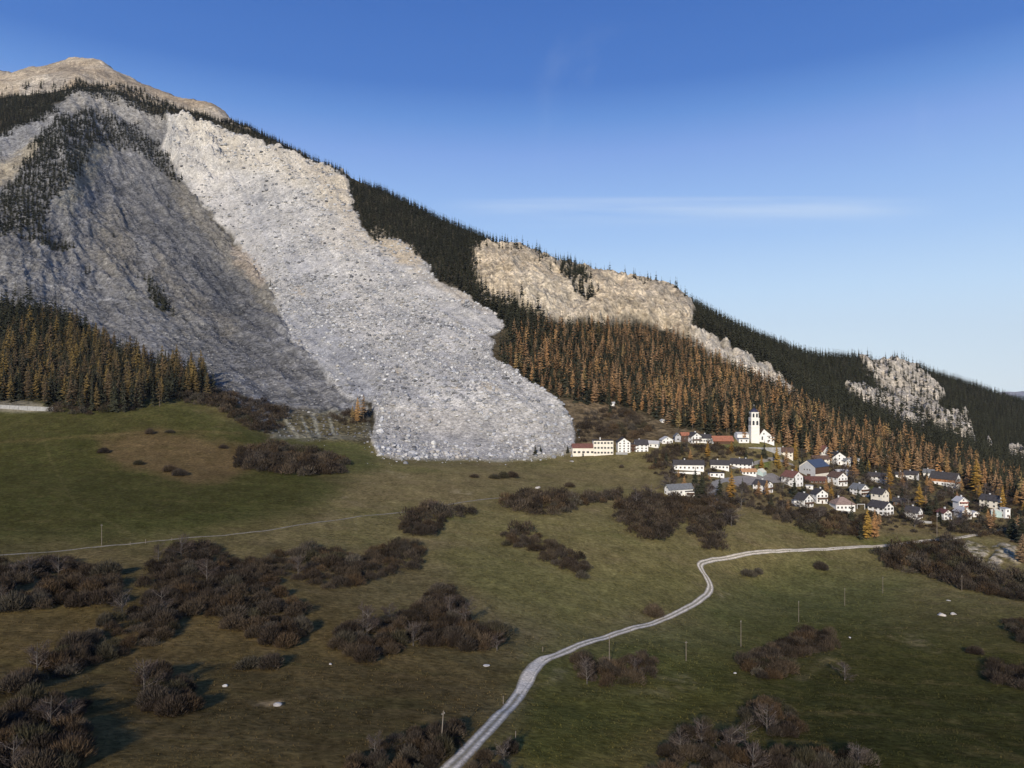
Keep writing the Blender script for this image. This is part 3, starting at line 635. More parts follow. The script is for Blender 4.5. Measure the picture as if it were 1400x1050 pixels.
def bush(seed, n=850, hgt=0.8, rnd=1.0):
    """twig mass and stems; half-width about 1"""
    r = random.Random(seed); tw = T(); stm = T()
    lobes = [(r.uniform(-.45, .45), r.uniform(-.45, .45), r.uniform(.45, .75)) for _ in range(5)] + [(0, 0, .8)]
    for k in range(9):
        a = r.uniform(0, 6.28); q = r.uniform(.25, .8); e = (math.cos(a) * q, math.sin(a) * q, hgt * r.uniform(.55, .95))
        stm.cone((math.cos(a) * .08, math.sin(a) * .08, -.08), e, .022, .006, 3)
    for k in range(n):
        lx, ly, lr = r.choice(lobes)
        a = r.uniform(0, 6.28); ph = math.asin(r.uniform(-0.1, 1)); q = lr * r.uniform(.45, 1.0) ** .6
        p = np.array([lx + q * math.cos(a) * math.cos(ph), ly + q * math.sin(a) * math.cos(ph), hgt * (0.12 + q * max(math.sin(ph), -.05) * 1.1)])
        d = p - np.array([lx * .3, ly * .3, -0.15]); d /= np.linalg.norm(d); d += np.array([r.uniform(-.45, .45), r.uniform(-.45, .45), r.uniform(0, .7)]); d /= np.linalg.norm(d)
        s_ = np.cross(d, (r.uniform(-1, 1), r.uniform(-1, 1), r.uniform(-1, 1))); s_ /= np.linalg.norm(s_) + 1e-6
        L = r.uniform(.12, .36); w = r.uniform(.010, .030) * rnd
        tw.tri(p - s_ * w, p + s_ * w, p + d * L, 0, r.uniform(.65, 1.45))
    return tw.arr(), stm.arr()
def baretree(seed):
    """unit height, open twiggy crown on a forking trunk"""
    r = random.Random(seed); tw = T(); stm = T()
    stm.cone((0, 0, -.03), (0.01, 0, .35), .022, .015, 6); stm.cone((0.01, 0, .35), (0.0, 0.02, .9), .015, .003, 5)
    for k in range(14):
        a = r.uniform(0, 6.28); z = r.uniform(.08, .7); q = r.uniform(.16, .40) * (1.15 - z * .6)
        e = np.array((math.cos(a) * q, math.sin(a) * q, z + r.uniform(.1, .3)))
        stm.cone((0, 0, z), e, .010, .003, 3)
        for j in range(34):
            p = np.array((0, 0, z)) * (1 - (f := r.uniform(.4, 1.05))) + e * f + np.array([r.gauss(0, .045) for _ in range(3)])
            d = np.array([p[0] * 1.5 + r.uniform(-.2, .2), p[1] * 1.5 + r.uniform(-.2, .2), r.uniform(.1, .6)]); d /= np.linalg.norm(d)
            s_ = np.cross(d, (r.uniform(-1, 1), r.uniform(-1, 1), r.uniform(-1, 1))); s_ /= np.linalg.norm(s_) + 1e-6
            w = r.uniform(.004, .009); tw.tri(p - s_ * w, p + s_ * w, p + d * r.uniform(.08, .16), 0, r.uniform(.7, 1.4))
    return tw.arr(), stm.arr()
def join(*parts):
    vs, fs, ms, cs = [], [], [], []; o = 0
    for k, (v, f, m, c) in enumerate(parts):
        vs.append(v); fs.append(f + o); ms.append(np.full(len(f), k)); cs.append(c); o += len(v)
    return np.concatenate(vs), np.concatenate(fs), np.concatenate(ms), np.concatenate(cs)
def tmesh(name, tpl, mats, tint=(1, 1, 1)):
    v, f, m, c = tpl
    return make_mesh(name, v, f, mats, False, m if len(mats) > 1 else None, c[:, None] * np.array(tint)[None], 'tint')
SPR = [conifer(1, 15, 8, .05, .21, 'spruce', 10 + i) for i in range(4)] + [conifer(1, 13, 7, .10, .14, 'spruce', 20 + i) for i in range(2)]
LAR = [conifer(1, 20, 9, .10, .21, 'larch', 30 + i) for i in range(4)] + [conifer(1, 13, 8, .28, .18, 'larch', 40 + i) for i in range(3)]
SPRL = [conifer(1, 8, 5, .05, .24, 'spruce', 50 + i, True)[0] for i in range(6)]
LARL = [join(*conifer(1, 11, 7, .14, .22, 'larch', 60 + i, True)) for i in range(6)]
BSH = [bush(70 + i, 2000 + 60 * i, .80 + .07 * (i % 4)) for i in range(6)]
BSHL = [bush(80 + i, 800, .80 + .07 * i)[0] for i in range(4)]
BSHF = [bush(84 + i, 340, .95 + .1 * i, 1.9)[0] for i in range(4)]
BTR = [baretree(90 + i) for i in range(4)]

KINDS = {
    'larch':  dict(name='larch_tree', cat='larch tree', hi=LAR, cm=ML, tm=MBARK, tk='trunk', ck='crown', ramp=LARCH_R),
    'gold':   dict(name='larch_tree', cat='larch tree', hi=LAR[:4], cm=needles_mat('golden_needles', GOLD_R), tm=MBARK, tk='trunk', ck='crown', ramp=GOLD_R),
    'spruce': dict(name='spruce_tree', cat='spruce tree', hi=SPR, cm=MS, tm=MBARK, tk='trunk', ck='crown', ramp=SPRUCE_R),
    'bush':   dict(name='bare_bush', cat='bush', hi=BSH, cm=MB_, tm=MBARK, tk='stem', ck='twigs', ramp=BUSH_R),
    'bare':   dict(name='bare_tree', cat='bare tree', hi=BTR, cm=needles_mat('bare_twigs', [(0.085, 0.068, 0.058), (0.068, 0.052, 0.045), (0.10, 0.082, 0.070)]), tm=MBARKP, tk='trunk', ck='crown', ramp=BUSH_R),
}
for k, d in KINDS.items():
    d['crown_me'] = [tmesh(d['name'] + '_' + d['ck'], a, [d['cm']]) for a, b in d['hi']]
    d['trunk_me'] = [tmesh(d['name'] + '_' + d['tk'], b, [d['tm']]) for a, b in d['hi']]
    d['one_me'] = [tmesh(d['name'], join(a, b), [d['cm'], d['tm']]) for a, b in d['hi']]
def plant(kind, p, size, label, group=None, parts=True, sz=1.0, v=None, rot=None):
    d = KINDS[kind]; i = random.randrange(len(d['hi'])) if v is None else v % len(d['hi'])
    if parts:
        o = link(bpy.data.objects.new(d['name'], None))
        link(bpy.data.objects.new(d['ck'], d['crown_me'][i]), o); link(bpy.data.objects.new(d['tk'], d['trunk_me'][i]), o)
    else:
        o = link(bpy.data.objects.new(d['name'], d['one_me'][i]))
    o.location = p; o.rotation_euler = (0, 0, random.uniform(0, 6.28) if rot is None else rot)
    wd = random.uniform(.9, 1.12)
    o.scale = (size * wd, size * wd, size * sz)
    return tag(o, label, d['cat'], group)
def HUE(p): return float(perlin(np.array([p[0] / 38.]), np.array([p[1] / 38.]), np.array([.5]))[0])
def merged(name, tpls, items, mats, label, cat, ramp):
    """one mass nobody could count: items = (point, size, stretch)"""
    vs, fs, ms, cs = [], [], [], []; o = 0; ramp = np.array(ramp)
    for p, s, sz in items:
        v, f, m, c = tpls[random.randrange(len(tpls))]
        a = random.uniform(0, 6.28); ca, sa = math.cos(a), math.sin(a); w = s * random.uniform(.88, 1.15)
        vs.append(np.stack([(v[:, 0] * ca - v[:, 1] * sa) * w + p[0], (v[:, 0] * sa + v[:, 1] * ca) * w + p[1], v[:, 2] * s * sz + p[2]], -1))
        fs.append(f + o); ms.append(m); o += len(v)
        q = float(np.clip(.5 + .55 * HUE(p) + random.uniform(-.3, .3), 0, .999)) * (len(ramp) - 1); q0 = int(q); col = ramp[q0] * (1 - q + q0) + ramp[min(q0 + 1, len(ramp) - 1)] * (q - q0)
        cs.append(c[:, None] * (col * random.uniform(.62, 1.3))[None])
    me = make_mesh(name, np.concatenate(vs), np.concatenate(fs), mats, False, np.concatenate(ms) if len(mats) > 1 else None, np.concatenate(cs), 'tint')
    return tag(link(bpy.data.objects.new(name, me)), label, cat, None, 'stuff')

AREA = np.linalg.norm(np.cross(du, dv), axis=-1) / 4 * np.clip(NRM[..., 2], .25, 1)
AREA[:, N0 + N1 - 1:N0 + N1 + 1] *= 0.3
def scatter(mask, spacing, maxn=20000, over=3.0, screen=False):
    wgt = AREA * np.clip(mask, 0, 1); wgt[:, N0 + N1 + 8:] = 0; wgt = wgt.ravel(); tot = wgt.sum()
    if screen: wgt = wgt / np.clip(gY.ravel(), 60, None) ** 1.6; n = int(maxn * over); tot = wgt.sum()
    else: n = int(min(maxn * over, over * tot / (spacing ** 2)))
    if n < 1: return []
    cand = rng.choice(len(wgt), n, p=wgt / tot)
    c = np.clip(cand // NR, 0, NC - 2); r = np.clip(cand % NR, 0, NR - 2)
    f = rng.random(n)[:, None]; g = rng.random(n)[:, None]
    P = V[c, r] * (1 - f) * (1 - g) + V[c + 1, r] * f * (1 - g) + V[c, r + 1] * (1 - f) * g + V[c + 1, r + 1] * f * g
    grid = {}; out = []
    for p in P:
        k = (int(p[0] // spacing), int(p[1] // spacing)); ok = True
        for ix in (-1, 0, 1):
            for iy in (-1, 0, 1):
                for q in grid.get((k[0] + ix, k[1] + iy), ()):
                    if (q[0] - p[0]) ** 2 + (q[1] - p[1]) ** 2 < spacing * spacing: ok = False; break
                if not ok: break
            if not ok: break
        if ok:
            grid.setdefault(k, []).append(p); out.append(p)
            if len(out) >= maxn: break
    return out
def pix(p): return CX + FPX * p[0] / p[1], CY - FPX * p[2] / p[1]

nf = fbm(gX, gY, gZ, 45, 3)
cl_ = M['cliff'].copy()
for k in range(1, 11): cl_[:, :-k] = np.maximum(cl_[:, :-k], M['cliff'][:, k:] * np.clip(1.2 - k * .08, 0, 1) * (PXg[:, :-k] > 930))
norock = 1 - np.clip(M['slide'] * 1.0 + cl_ * 0.97, 0, 1)
fS = np.maximum.reduce([
    poly([(-300,240),(-100,175),(0,138),(60,130),(100,121),(105,130),(60,146),(75,158),(30,176),(0,186),(-300,230)], 4, 6, 8) * 0.75,
    poly([(103,116),(160,125),(200,138),(250,148),(300,164),(350,182),(400,205),(450,229),(486,250),(475,256),(440,242),(395,222),(345,205),(320,202),(290,190),(255,178),(215,165),(170,146),(130,136),(105,130)], 2, 3, 5),
    poly([(225,172),(250,180),(300,186),(345,196),(350,204),(310,198),(270,190),(232,184)], 2, 3, 5) * 0.7,
    poly([(475,246),(500,253),(560,280),(620,309),(650,325),(662,345),(655,375),(655,412),(635,405),(600,382),(575,352),(548,328),(508,328),(488,290)], 3, 5, 6),
    poly([(640,315),(700,340),(760,358),(800,369),(850,380),(905,391),(890,399),(840,381),(760,371),(700,354),(655,340)], 2, 3, 3),
    poly([(640,400),(665,400),(705,418),(745,446),(705,475),(688,455),(665,432)], 3, 5, 5),
    poly([(895,388),(950,415),(1000,443),(1060,470),(1110,486),(1170,490),(1220,496),(1270,508),(1330,528),(1400,549),(1700,620),(1900,700),(1500,690),(1400,664),(1330,642),(1230,608),(1150,582),(1100,552),(1050,505),(985,472),(942,446),(948,425),(930,408)], 3, 5, 6),
    poly([(58,190),(75,170),(120,158),(150,165),(165,185),(150,195),(125,200),(115,222),(98,240),(80,275),(62,290),(65,330),(100,345),(60,340),(20,318),(-20,330),(-300,400),(-300,300),(-20,300),(10,270),(35,235),(45,205)], 4, 6, 8) * smooth(-0.25, 0.12, nf + .12),
    poly([(150,172),(180,178),(230,215),(252,248),(240,250),(190,212),(160,200)], 4, 4, 6) * 0.8,
    poly([(-500,440),(-150,425),(0,420),(50,428),(110,452),(150,482),(190,503),(240,514),(285,522),(292,532),(240,545),(180,560),(100,563),(40,548),(-150,548),(-500,560)], 4, 6, 6) * 0.75,
    poly([(195,385),(215,395),(235,430),(215,425)], 3, 4, 6) * 0.25,
])
fLleft = poly([(-500,440),(-150,425),(0,420),(50,428),(110,452),(150,482),(190,503),(240,514),(285,522),(292,532),(240,545),(180,560),(100,563),(40,548),(-150,548),(-500,560)], 4, 6, 6) * smooth(430, 520, gP)
fL = poly([(682,480),(700,466),(740,456),(800,452),(880,458),(940,478),(1000,508),(1060,533),(1100,553),(1150,584),(1230,609),(1330,643),(1400,665),(1600,715),(1600,750),(1400,690),(1340,676),(1290,658),(1200,642),(1130,628),(1080,612),(1030,600),(985,597),(940,590),(890,575),(850,562),(800,550),(770,545),(735,528),(700,508)], 3, 5, 5)
spr_in_larch = np.clip(0.26 + smooth(-60, 40, 780 - PXg) * smooth(500, 470, gP) * 0.5 + smooth(.1, .5, nf) * 0.6, 0, 1)
allow = np.ones_like(gX); allow[:, N0 + N1 + 8:] = 0; allow[(PX < -150) | (PX > 1560)] = 0
fS = np.clip(fS, 0, 1) * norock * smooth(-.75, -.35, nf + .25) * allow
fL = fL * norock * allow * smooth(-.80, -.45, fbm(gX + 300, gY, gZ, 30, 3))
spr_pts = scatter(np.clip(fS * (1 - fL) + fL * spr_in_larch, 0, 1), 5.5, 36000, 4)
lar_pts = scatter(np.clip(fL * (1 - spr_in_larch) + fLleft * 0.20, 0, 1), 6.8, 8000, 4)
lar_pts = [p for p in lar_pts]
# stragglers on the cliffs and in the grey flank
strag = scatter((poly([(768,372),(792,380),(816,406),(800,412),(776,394)], 3, 3, 4) * .8 + M['cliff'] * smooth(.35, .6, nf) * .04 + M['flank'] * smooth(.35, .6, nf) * .05), 6, 200, 3)
spr_pts += strag
for px_ in np.arange(104, 1560, 1.5):
    c_ = int(np.interp(px_ + random.uniform(-1.5, 1.5), PX, np.arange(NC))); r_ = N0 + N1 - 1 + random.randrange(-2, 7)
    if fS[c_, min(r_, N0 + N1 - 3)] > .2 or fS[c_, N0 + N1 - 3] > .3: spr_pts.append(V[c_, r_].copy())
spr = [(p, random.uniform(12, 20) if p[1] > 1000 else random.uniform(18, 27)) for p in spr_pts]
lar = [(p, random.uniform(19, 30) if pix(p)[0] < 400 else random.uniform(11, 24) * (1 + .18 * HUE((p[1], p[0])))) for p in lar_pts]
def fwd(p):  # size on the picture decides which are built one by one
    x, y = pix(p); return -100 < x < 1500
def split(lst, n):
    lst = sorted(lst, key=lambda t: -(t[1] / t[0][1] if (-5 < pix(t[0])[0] < 1405) else 0))
    return lst[:n], lst[n:]
ZONES = [  # bearing up to, words
    (90, 'at the left end of the wood below the grey scree'), (190, 'in the wood left of the grey scree, above the pasture'), (330, 'at the thin right end of the wood below the grey scree'), (680, 'beside the landslide'),
    (745, 'at the wood edge close to the right flank of the landslide'), (800, 'on the slope above the red-roofed school wing'), (860, 'on the slope above the four-storey apartment house'), (920, 'above the brown meadow with the two white huts'),
    (975, 'on the slope above the dark-roofed chalets near the orange shed'), (1020, 'on the slope above the orange-roofed shed'), (1060, 'on the slope right behind the white church tower'), (1110, 'on the slope just right of the church'),
    (1160, 'on the slope above the blue-roofed barn'), (1220, 'above the upper houses right of the blue-roofed barn'), (1290, 'above the large brown-fronted chalet'), (1345, 'right of and above the large brown-fronted chalet'), (1500, 'at the right end of the village')]
def zone(p):
    x, y = pix(p)
    for lim, wd in ZONES:
        if x < lim: return wd
    return ZONES[-1][1]
GROVES = []
KINDS['shade_toned_larch'] = dict(KINDS['larch'], cm=needles_mat('shade_toned_larch_needles', SHADE_TONED_R)); d = KINDS['shade_toned_larch']
d['crown_me'] = [tmesh(d['name'] + '_crown', a, [d['cm']]) for a, b in d['hi']]; d['one_me'] = [tmesh(d['name'], join(a, b), [d['cm'], d['tm']]) for a, b in d['hi']]
near, far = split(lar, 250)
for p, s in near:
    z = zone(p)
    lf = pix(p)[0] < 400
    plant('shade_toned_larch' if lf else 'larch', p, s, ('yellow-brown autumn larch ' if lf else 'rust-orange autumn larch ') + z, 'larches ' + z, s / p[1] * FPX > 24)
merged('autumn_wood', LARL, [(p, s, 1.0) for p, s in far if pix(p)[0] < 400], [ML2, MBARK], 'yellow-brown larches scattered through the dark wood left of the grey scree', 'larch wood', SHADE_TONED_R)
merged('larch_wood', LARL, [(p, s, 1.0) for p, s in far if pix(p)[0] >= 400], [ML2, MBARK], 'wood of rust-orange autumn larches covering the slope above the village', 'larch wood', LARCH_R)
near, far = split(spr, 250)
for p, s in near:
    z = zone(p)
    plant('spruce', p, s, 'dark green spruce ' + z, 'spruces ' + z, s / p[1] * FPX > 24)
merged('spruce_forest', SPRL, [(p, s, 1.0) for p, s in far], [MS2], 'dark spruce forest along the ridge and the far right slopes', 'spruce forest', SPRUCE_R)

# ------------------------------------------------------------------ thickets of leafless bushes on the meadows
THICK = [  # outline, spacing, half-width, words
    ([(322,640),(330,615),(380,610),(430,618),(472,634),(470,648),(420,653),(370,648)], 4.6, 3.6, 'in the thicket on the pasture left of the landslide foot'),
    ([(0,775),(60,765),(100,770),(165,795),(160,828),(120,832),(60,838),(0,838),(-60,840),(-60,775)], 3.9, 3.0, 'in the thicket at the left end of the long belt'),
    ([(5,938),(60,905),(110,880),(150,850),(200,835),(250,850),(230,872),(190,890),(140,905),(80,925),(20,945)], 3.6, 2.6, 'in the narrow diagonal arm of the long belt'),
    ([(215,765),(250,748),(300,750),(330,770),(370,800),(400,830),(420,855),(408,880),(375,888),(330,868),(300,850),(260,850),(230,845),(200,830),(195,800)], 3.8, 2.9, 'in the middle of the long belt above the heath'),
    ([(335,768),(420,752),(500,760),(545,742),(575,748),(573,775),(530,785),(480,798),(450,808),(400,788),(360,790)], 3.8, 3.0, 'in the right arm of the long belt below the footpath'),
    ([(448,878),(485,862),(530,848),(570,830),(595,806),(615,806),(628,830),(645,855),(683,868),(680,893),(640,896),(590,885),(560,888),(530,898),(502,908),(472,893)], 3.4, 2.6, 'in the wedge-shaped thicket left of the gravel road'),
    ([(548,718),(570,702),(592,695),(605,700),(606,727),(580,735),(552,730)], 4.0, 3.3, 'in the round clump below the footpath'),
    ([(606,698),(645,698),(643,708),(606,711)], 4.0, 2.4, 'in the low hedge right of the round clump'),
    ([(682,690),(720,676),(800,680),(845,674),(842,685),(790,694),(760,703),(735,708),(702,702)], 4.4, 3.2, 'in the thicket at the end of the footpath'),
    ([(686,733),(720,728),(752,744),(775,753),(798,768),(806,788),(790,795),(770,778),(745,768),(725,755),(692,744)], 3.8, 2.9, 'in the hedge row running down the middle meadow'),
    ([(842,695),(870,678),(940,684),(1000,692),(1003,712),(985,728),(988,750),(965,752),(945,728),(930,712),(915,738),(880,738),(848,715)], 4.2, 3.2, 'in the big thicket below the dark-roofed white barn'),
    ([(1020,694),(1080,702),(1180,712),(1196,726),(1168,738),(1120,733),(1060,712)], 4.6, 3.2, 'on the bank under the lower village houses'),
    ([(1200,756),(1250,747),(1310,741),(1318,760),(1345,780),(1395,790),(1470,800),(1470,835),(1400,824),(1360,815),(1310,803),(1270,790),(1218,780)], 4.2, 3.2, 'in the thicket below the road end at the right'),
    ([(1015,912),(1032,893),(1062,884),(1076,895),(1074,928),(1036,932)], 3.0, 2.6, 'in the lower clump of the pair on the right meadow'),
    ([(1065,884),(1100,866),(1132,870),(1138,886),(1110,893),(1080,902)], 3.0, 2.5, 'in the upper clump of the pair on the right meadow'),
    ([(1370,850),(1400,850),(1470,860),(1470,900),(1395,880)], 3.2, 2.4, 'in the upper clump at the right edge'),
    ([(1345,912),(1365,908),(1400,915),(1470,925),(1470,955),(1395,945),(1355,932)], 3.0, 2.3, 'in the lower grey clump at the right edge'),
    ([(780,922),(790,900),(850,908),(868,895),(893,908),(888,928),(850,940),(805,938)], 3.4, 2.3, 'in the thin clump below the road bend with pale stones'),
    ([(905,1025),(930,1010),(955,995),(1000,1010),(1040,1030),(1100,1030),(1180,1045),(1180,1090),(880,1090)], 2.9, 2.2, 'in the dark thicket along the bottom right edge'),
    ([(1008,985),(1040,968),(1060,962),(1095,985),(1095,1008),(1050,1005)], 2.9, 2.0, 'in the clump above the bottom right thicket'),
    ([(480,1045),(510,1028),(545,1008),(585,1000),(612,995),(630,1008),(626,1025),(600,1042),(580,1080),(470,1090)], 2.6, 1.9, 'in the thicket under the pole at the bottom'),
    ([(640,1040),(700,1025),(708,1050),(700,1080),(640,1080)], 2.4, 1.5, 'in the hedge right of the road at the bottom'),
    ([(192,960),(205,925),(240,925),(262,945),(258,975),(215,982)], 2.8, 2.3, 'in the round thicket alone on the heath'),
    ([(0,985),(50,960),(105,970),(112,1010),(90,1050),(60,1090),(0,1090),(-60,1090),(-60,990)], 3.0, 2.4, 'in the thicket in the bottom left corner'),
    ([(785,585),(800,575),(850,570),(895,590),(870,600),(830,600),(795,604)], 5.5, 3.6, 'on the slope above the apartment house'),
    ([(790,568),(840,562),(870,572),(835,575)], 5.5, 3.4, 'under the larches above the apartment house'),
    ([(886,630),(900,614),(925,614),(930,624),(916,640),(900,643)], 5.0, 3.4, 'on the knoll left of the long white building'),
    ([(940,610),(1000,610),(1030,612),(1060,620),(1040,628),(980,625)], 5.0, 3.2, 'on the bank below the church'),
    ([(205,535),(260,528),(300,540),(360,555),(388,566),(385,580),(340,575),(290,560),(235,548)], 6.0, 3.8, 'along the foot of the grey scree'),
    ([(445,575),(475,565),(500,570),(505,580),(470,582)], 5.5, 3.6, 'under the small larches at the landslide corner'),
    ([(60,556),(110,560),(140,556),(185,552),(190,562),(130,568),(70,566)], 5.5, 3.2, 'along the lower edge of the left wood'),
    ([(300,560),(340,576),(385,585),(372,594),(320,580)], 5.5, 3.4, 'in the hedge between pasture and scree'),
    ([(1240,700),(1300,714),(1380,722),(1440,740),(1380,736),(1300,728),(1240,716)], 6.0, 3.0, 'on the bank under the right-hand houses'),
    ([(1060,690),(1090,698),(1180,704),(1240,712),(1180,716),(1090,706)], 6.0, 2.6, 'right under the garden walls of the lower houses'),
]
# ------------------------------------------------------------------ roads and paths, draped as thin sheets over the land
def vcol_mat(name, rough, sc, lo, hi, bd=0.05):
    def f(t, b):
        a = N(t, 'ShaderNodeAttribute', attribute_name='albedo')
        c, fa, v = mul_noise(t, b, a.outputs['Color'], sc, lo, hi); bump(t, b, fa, bd)
    return mat(name, (.3, .3, .3), rough, f, 0.1)
M_GRAVEL = vcol_mat('pale_gravel', 1.0, 1.3, 0.6, 1.35)
def spline(pts, step):
    P = np.array([at(*p) for p in pts])[:, :2]
    t = np.arange(len(P)); d = np.linalg.norm(np.diff(P, axis=0), axis=1); s = np.concatenate([[0], np.cumsum(np.sqrt(d))])
    q = np.linspace(0, s[-1], 400)
    C = np.stack([catmull(s, P[:, k], q) for k in (0, 1)], -1)
    L = np.concatenate([[0], np.cumsum(np.linalg.norm(np.diff(C, axis=0), axis=1))])
    n = max(int(L[-1] / step), 2); u = np.linspace(0, L[-1], n)
    return np.stack([np.interp(u, L, C[:, k]) for k in (0, 1)], -1)
def catmull(x, y, q):
    m = np.zeros_like(y); m[1:-1] = (y[2:] - y[:-2]) / (x[2:] - x[:-2]); m[0] = (y[1] - y[0]) / (x[1] - x[0]); m[-1] = (y[-1] - y[-2]) / (x[-1] - x[-2])
    i = np.clip(np.searchsorted(x, q) - 1, 0, len(x) - 2); h = x[i + 1] - x[i]; t = (q - x[i]) / h
    return (2*t**3-3*t**2+1)*y[i] + (t**3-2*t**2+t)*h*m[i] + (-2*t**3+3*t**2)*y[i+1] + (t**3-t**2)*h*m[i+1]
def road(name, pts, width, prof, label=None, lift=0.09, step=1.2, wvar=0.12):
    C = spline(pts, step); n = len(C)
    d = np.gradient(C, axis=0); d /= np.linalg.norm(d, axis=1)[:, None]; nr = np.stack([-d[:, 1], d[:, 0]], -1)
    k = len(prof); us = np.linspace(-1, 1, k)
    vs, cs = [], []
    wob = perlin(np.arange(n) * step / 7.0, np.zeros(n), np.zeros(n)); wob2 = perlin(np.arange(n) * step / 7.0, np.zeros(n) + 9, np.zeros(n))
    w_ = width if callable(width) else (lambda t: width)
    for i in range(n):
        for j, u in enumerate(us):
            w = w_(i / (n - 1)) / 2 * (1 + wvar * (wob[i] if u < 0 else wob2[i]))
            x, y = C[i] + nr[i] * u * w
            vs.append((x, y, height(x, y) + lift * (1 - 0.75 * abs(u) ** 6)))
            cs.append(np.array(prof[j]) * (1 + 0.12 * perlin(np.array([x / 3.0]), np.array([y / 3.0]), np.array([0.0]))[0]))
    f = [(i * k + j, i * k + j + 1, (i + 1) * k + j + 1, (i + 1) * k + j) for i in range(n - 1) for j in range(k - 1)]
    f = np.array(f)[:, ::-1]
    me = make_mesh(name, vs, f, [M_GRAVEL], True, None, np.array(cs), 'albedo')
    o = link(bpy.data.objects.new(name, me)); return tag(o, kind='structure')
E_, TR, MID = (0.20, 0.17, 0.10), (0.74, 0.64, 0.49), (0.30, 0.25, 0.15)
road('gravel_road', [(590,1082),(615,1050),(660,1005),(700,962),(722,932),(740,908),(765,896),(800,880),(850,862),(900,846),(945,828),(966,814),(971,804),(967,793),(960,782),(957,774),(964,768),(985,762.5),(1050,755),(1150,749),(1250,741.5),(1300,737),(1335,731)],
     lambda t: 2.9 + 0.5 * t, [E_, (0.40,0.35,0.27), TR, TR, (0.42,0.37,0.285), MID, (0.42,0.37,0.285), TR, TR, (0.40,0.35,0.27), E_])
road('road_passing_place', [(708,948),(722,926),(738,906),(752,899)], lambda t: 1.6 + 2.0 * math.sin(math.pi * t), [E_, TR, TR, TR, E_], lift=0.13)
PA, PB = (0.14, 0.12, 0.075), (0.25, 0.22, 0.165)
road('footpath', [(-300,786),(-150,774),(-60,766),(0,760),(80,752),(150,745),(250,736),(350,728),(420,718),(500,706),(560,699),(620,690),(660,684),(700,681)], 1.5, [PA, PB, (0.24,0.21,0.15), PB, PA], wvar=.3)
ASP = (0.25, 0.225, 0.20)
road('village_street', [(996,660),(1020,657),(1045,655),(1068,653)], 16.0, [ASP] * 9, wvar=.05)
road('village_lane', [(975,693),(976,675),(980,660),(1000,655)], 6.0, [(0.25,0.235,0.21)] * 5)
road('upper_lane', [(1000,640),(1030,634),(1060,628),(1085,636)], 3.4, [(0.24,0.22,0.19)] * 5)
road('hill_track', [(1300,737),(1340,730),(1378,722),(1400,712)], 3.0, [E_, (0.26,.24,.19), MID, (0.26,.24,.19), E_])

# ------------------------------------------------------------------ stones
def rock_tpl(seed, sub=1):
    import bmesh
    bm = bmesh.new(); bmesh.ops.create_icosphere(bm, subdivisions=sub, radius=1.0)
    r = random.Random(seed); sc_ = (r.uniform(.8, 1.3), r.uniform(.7, 1.1), r.uniform(.55, .9))
    cuts = [(Vector((r.gauss(0, 1), r.gauss(0, 1), r.gauss(0, 1))).normalized(), r.uniform(.55, .85)) for _ in range(7)]
    for v in bm.verts:
        for n_, d_ in cuts:
            k = v.co.dot(n_) - d_
            if k > 0: v.co -= n_ * k
        v.co = Vector((v.co.x * sc_[0], v.co.y * sc_[1], v.co.z * sc_[2])) * r.uniform(.93, 1.07)
    bmesh.ops.triangulate(bm, faces=bm.faces[:])
    bm.verts.index_update()
    v = np.array([tuple(x.co) for x in bm.verts], np.float32); f = np.array([[x.index for x in q.verts] for q in bm.faces], np.int32); bm.free()
    return v, f, np.zeros(len(f), np.int32), np.ones(len(v), np.float32)
RK = [rock_tpl(i, 1) for i in range(8)]; RKH = [rock_tpl(100 + i, 2) for i in range(6)]
def stone_mat(name, ramp):
    def f(t, b):
        a = N(t, 'ShaderNodeAttribute', attribute_name='tint'); c, fa, v = mul_noise(t, b, a.outputs['Color'], 1.2, .75, 1.2); bump(t, b, fa, .15)
    return mat(name, ramp, 1.0, f, 0.1)
M_STONE = stone_mat('limestone', (.4, .4, .4))
ROCK_RAMP = [(0.16,0.16,0.165), (0.33,0.33,0.335), (0.13,0.13,0.135), (0.52,0.51,0.49), (0.30,0.305,0.32), (0.50,0.49,0.47), (0.40,0.395,0.39), (0.24,0.245,0.26), (0.56,0.545,0.52), (0.36,0.33,0.29), (0.44,0.43,0.41)]
band_ = np.clip(M['slide'] * smooth(-.05, .45, fbm(gX + 50, gY, gZ, 75, 3) + .6 * gs + .1 - 0.5 * poly([(520,330),(600,390),(690,450),(640,440),(560,390)], 8, 8, 6) - .6 * poly([(400,430),(470,470),(520,545),(480,548),(400,470)], 8, 8, 6)) , 0, 1)
rub = scatter(np.clip(band_ * smooth(360, 420, gP) + band_ * 0.30 + M['slide'] * .07, 0, 1) , 1.0, 60000, 1.4, True)
spill = scatter(poly([(496,632),(500,600),(512,570),(560,600),(640,612),(770,590),(792,590),(788,622),(740,629),(640,634),(545,634)], 5, 6, 6) * (1 - M['slide']) + poly([(400,560),(460,545),(505,560),(508,600),(430,604)], 8, 6, 6) * .25 * (1 - M['slide']), 1.4, 170, 1.5, True)
rub = list(rub) + list(spill)
items = []
for p in rub:
    far_ = p[1] / 900
    s = min(0.17 / (random.random() + 0.05), 2.8) * (0.5 + 0.65 * far_)
    items.append(((p[0], p[1], p[2] + s * .25), s, 1.0))
big = [q for q in items if q[1] > 0]
merged('rubble', RK, big, [M_STONE], 'grey and white rubble strewn all over the landslide', 'rubble', ROCK_RAMP)
scree = scatter(M['flank'] * smooth(430, 520, gP) * .5 + M['flank'] * .08, 4, 3500, 2)
merged('scree_stones', RK, [((p[0], p[1], p[2] + .2), random.uniform(.5, 1.6), 1.0) for p in scree], [M_STONE], 'loose stones on the dark grey scree left of the landslide', 'rubble', [(.12,.12,.125), (.20,.198,.195), (.28,.275,.265)])
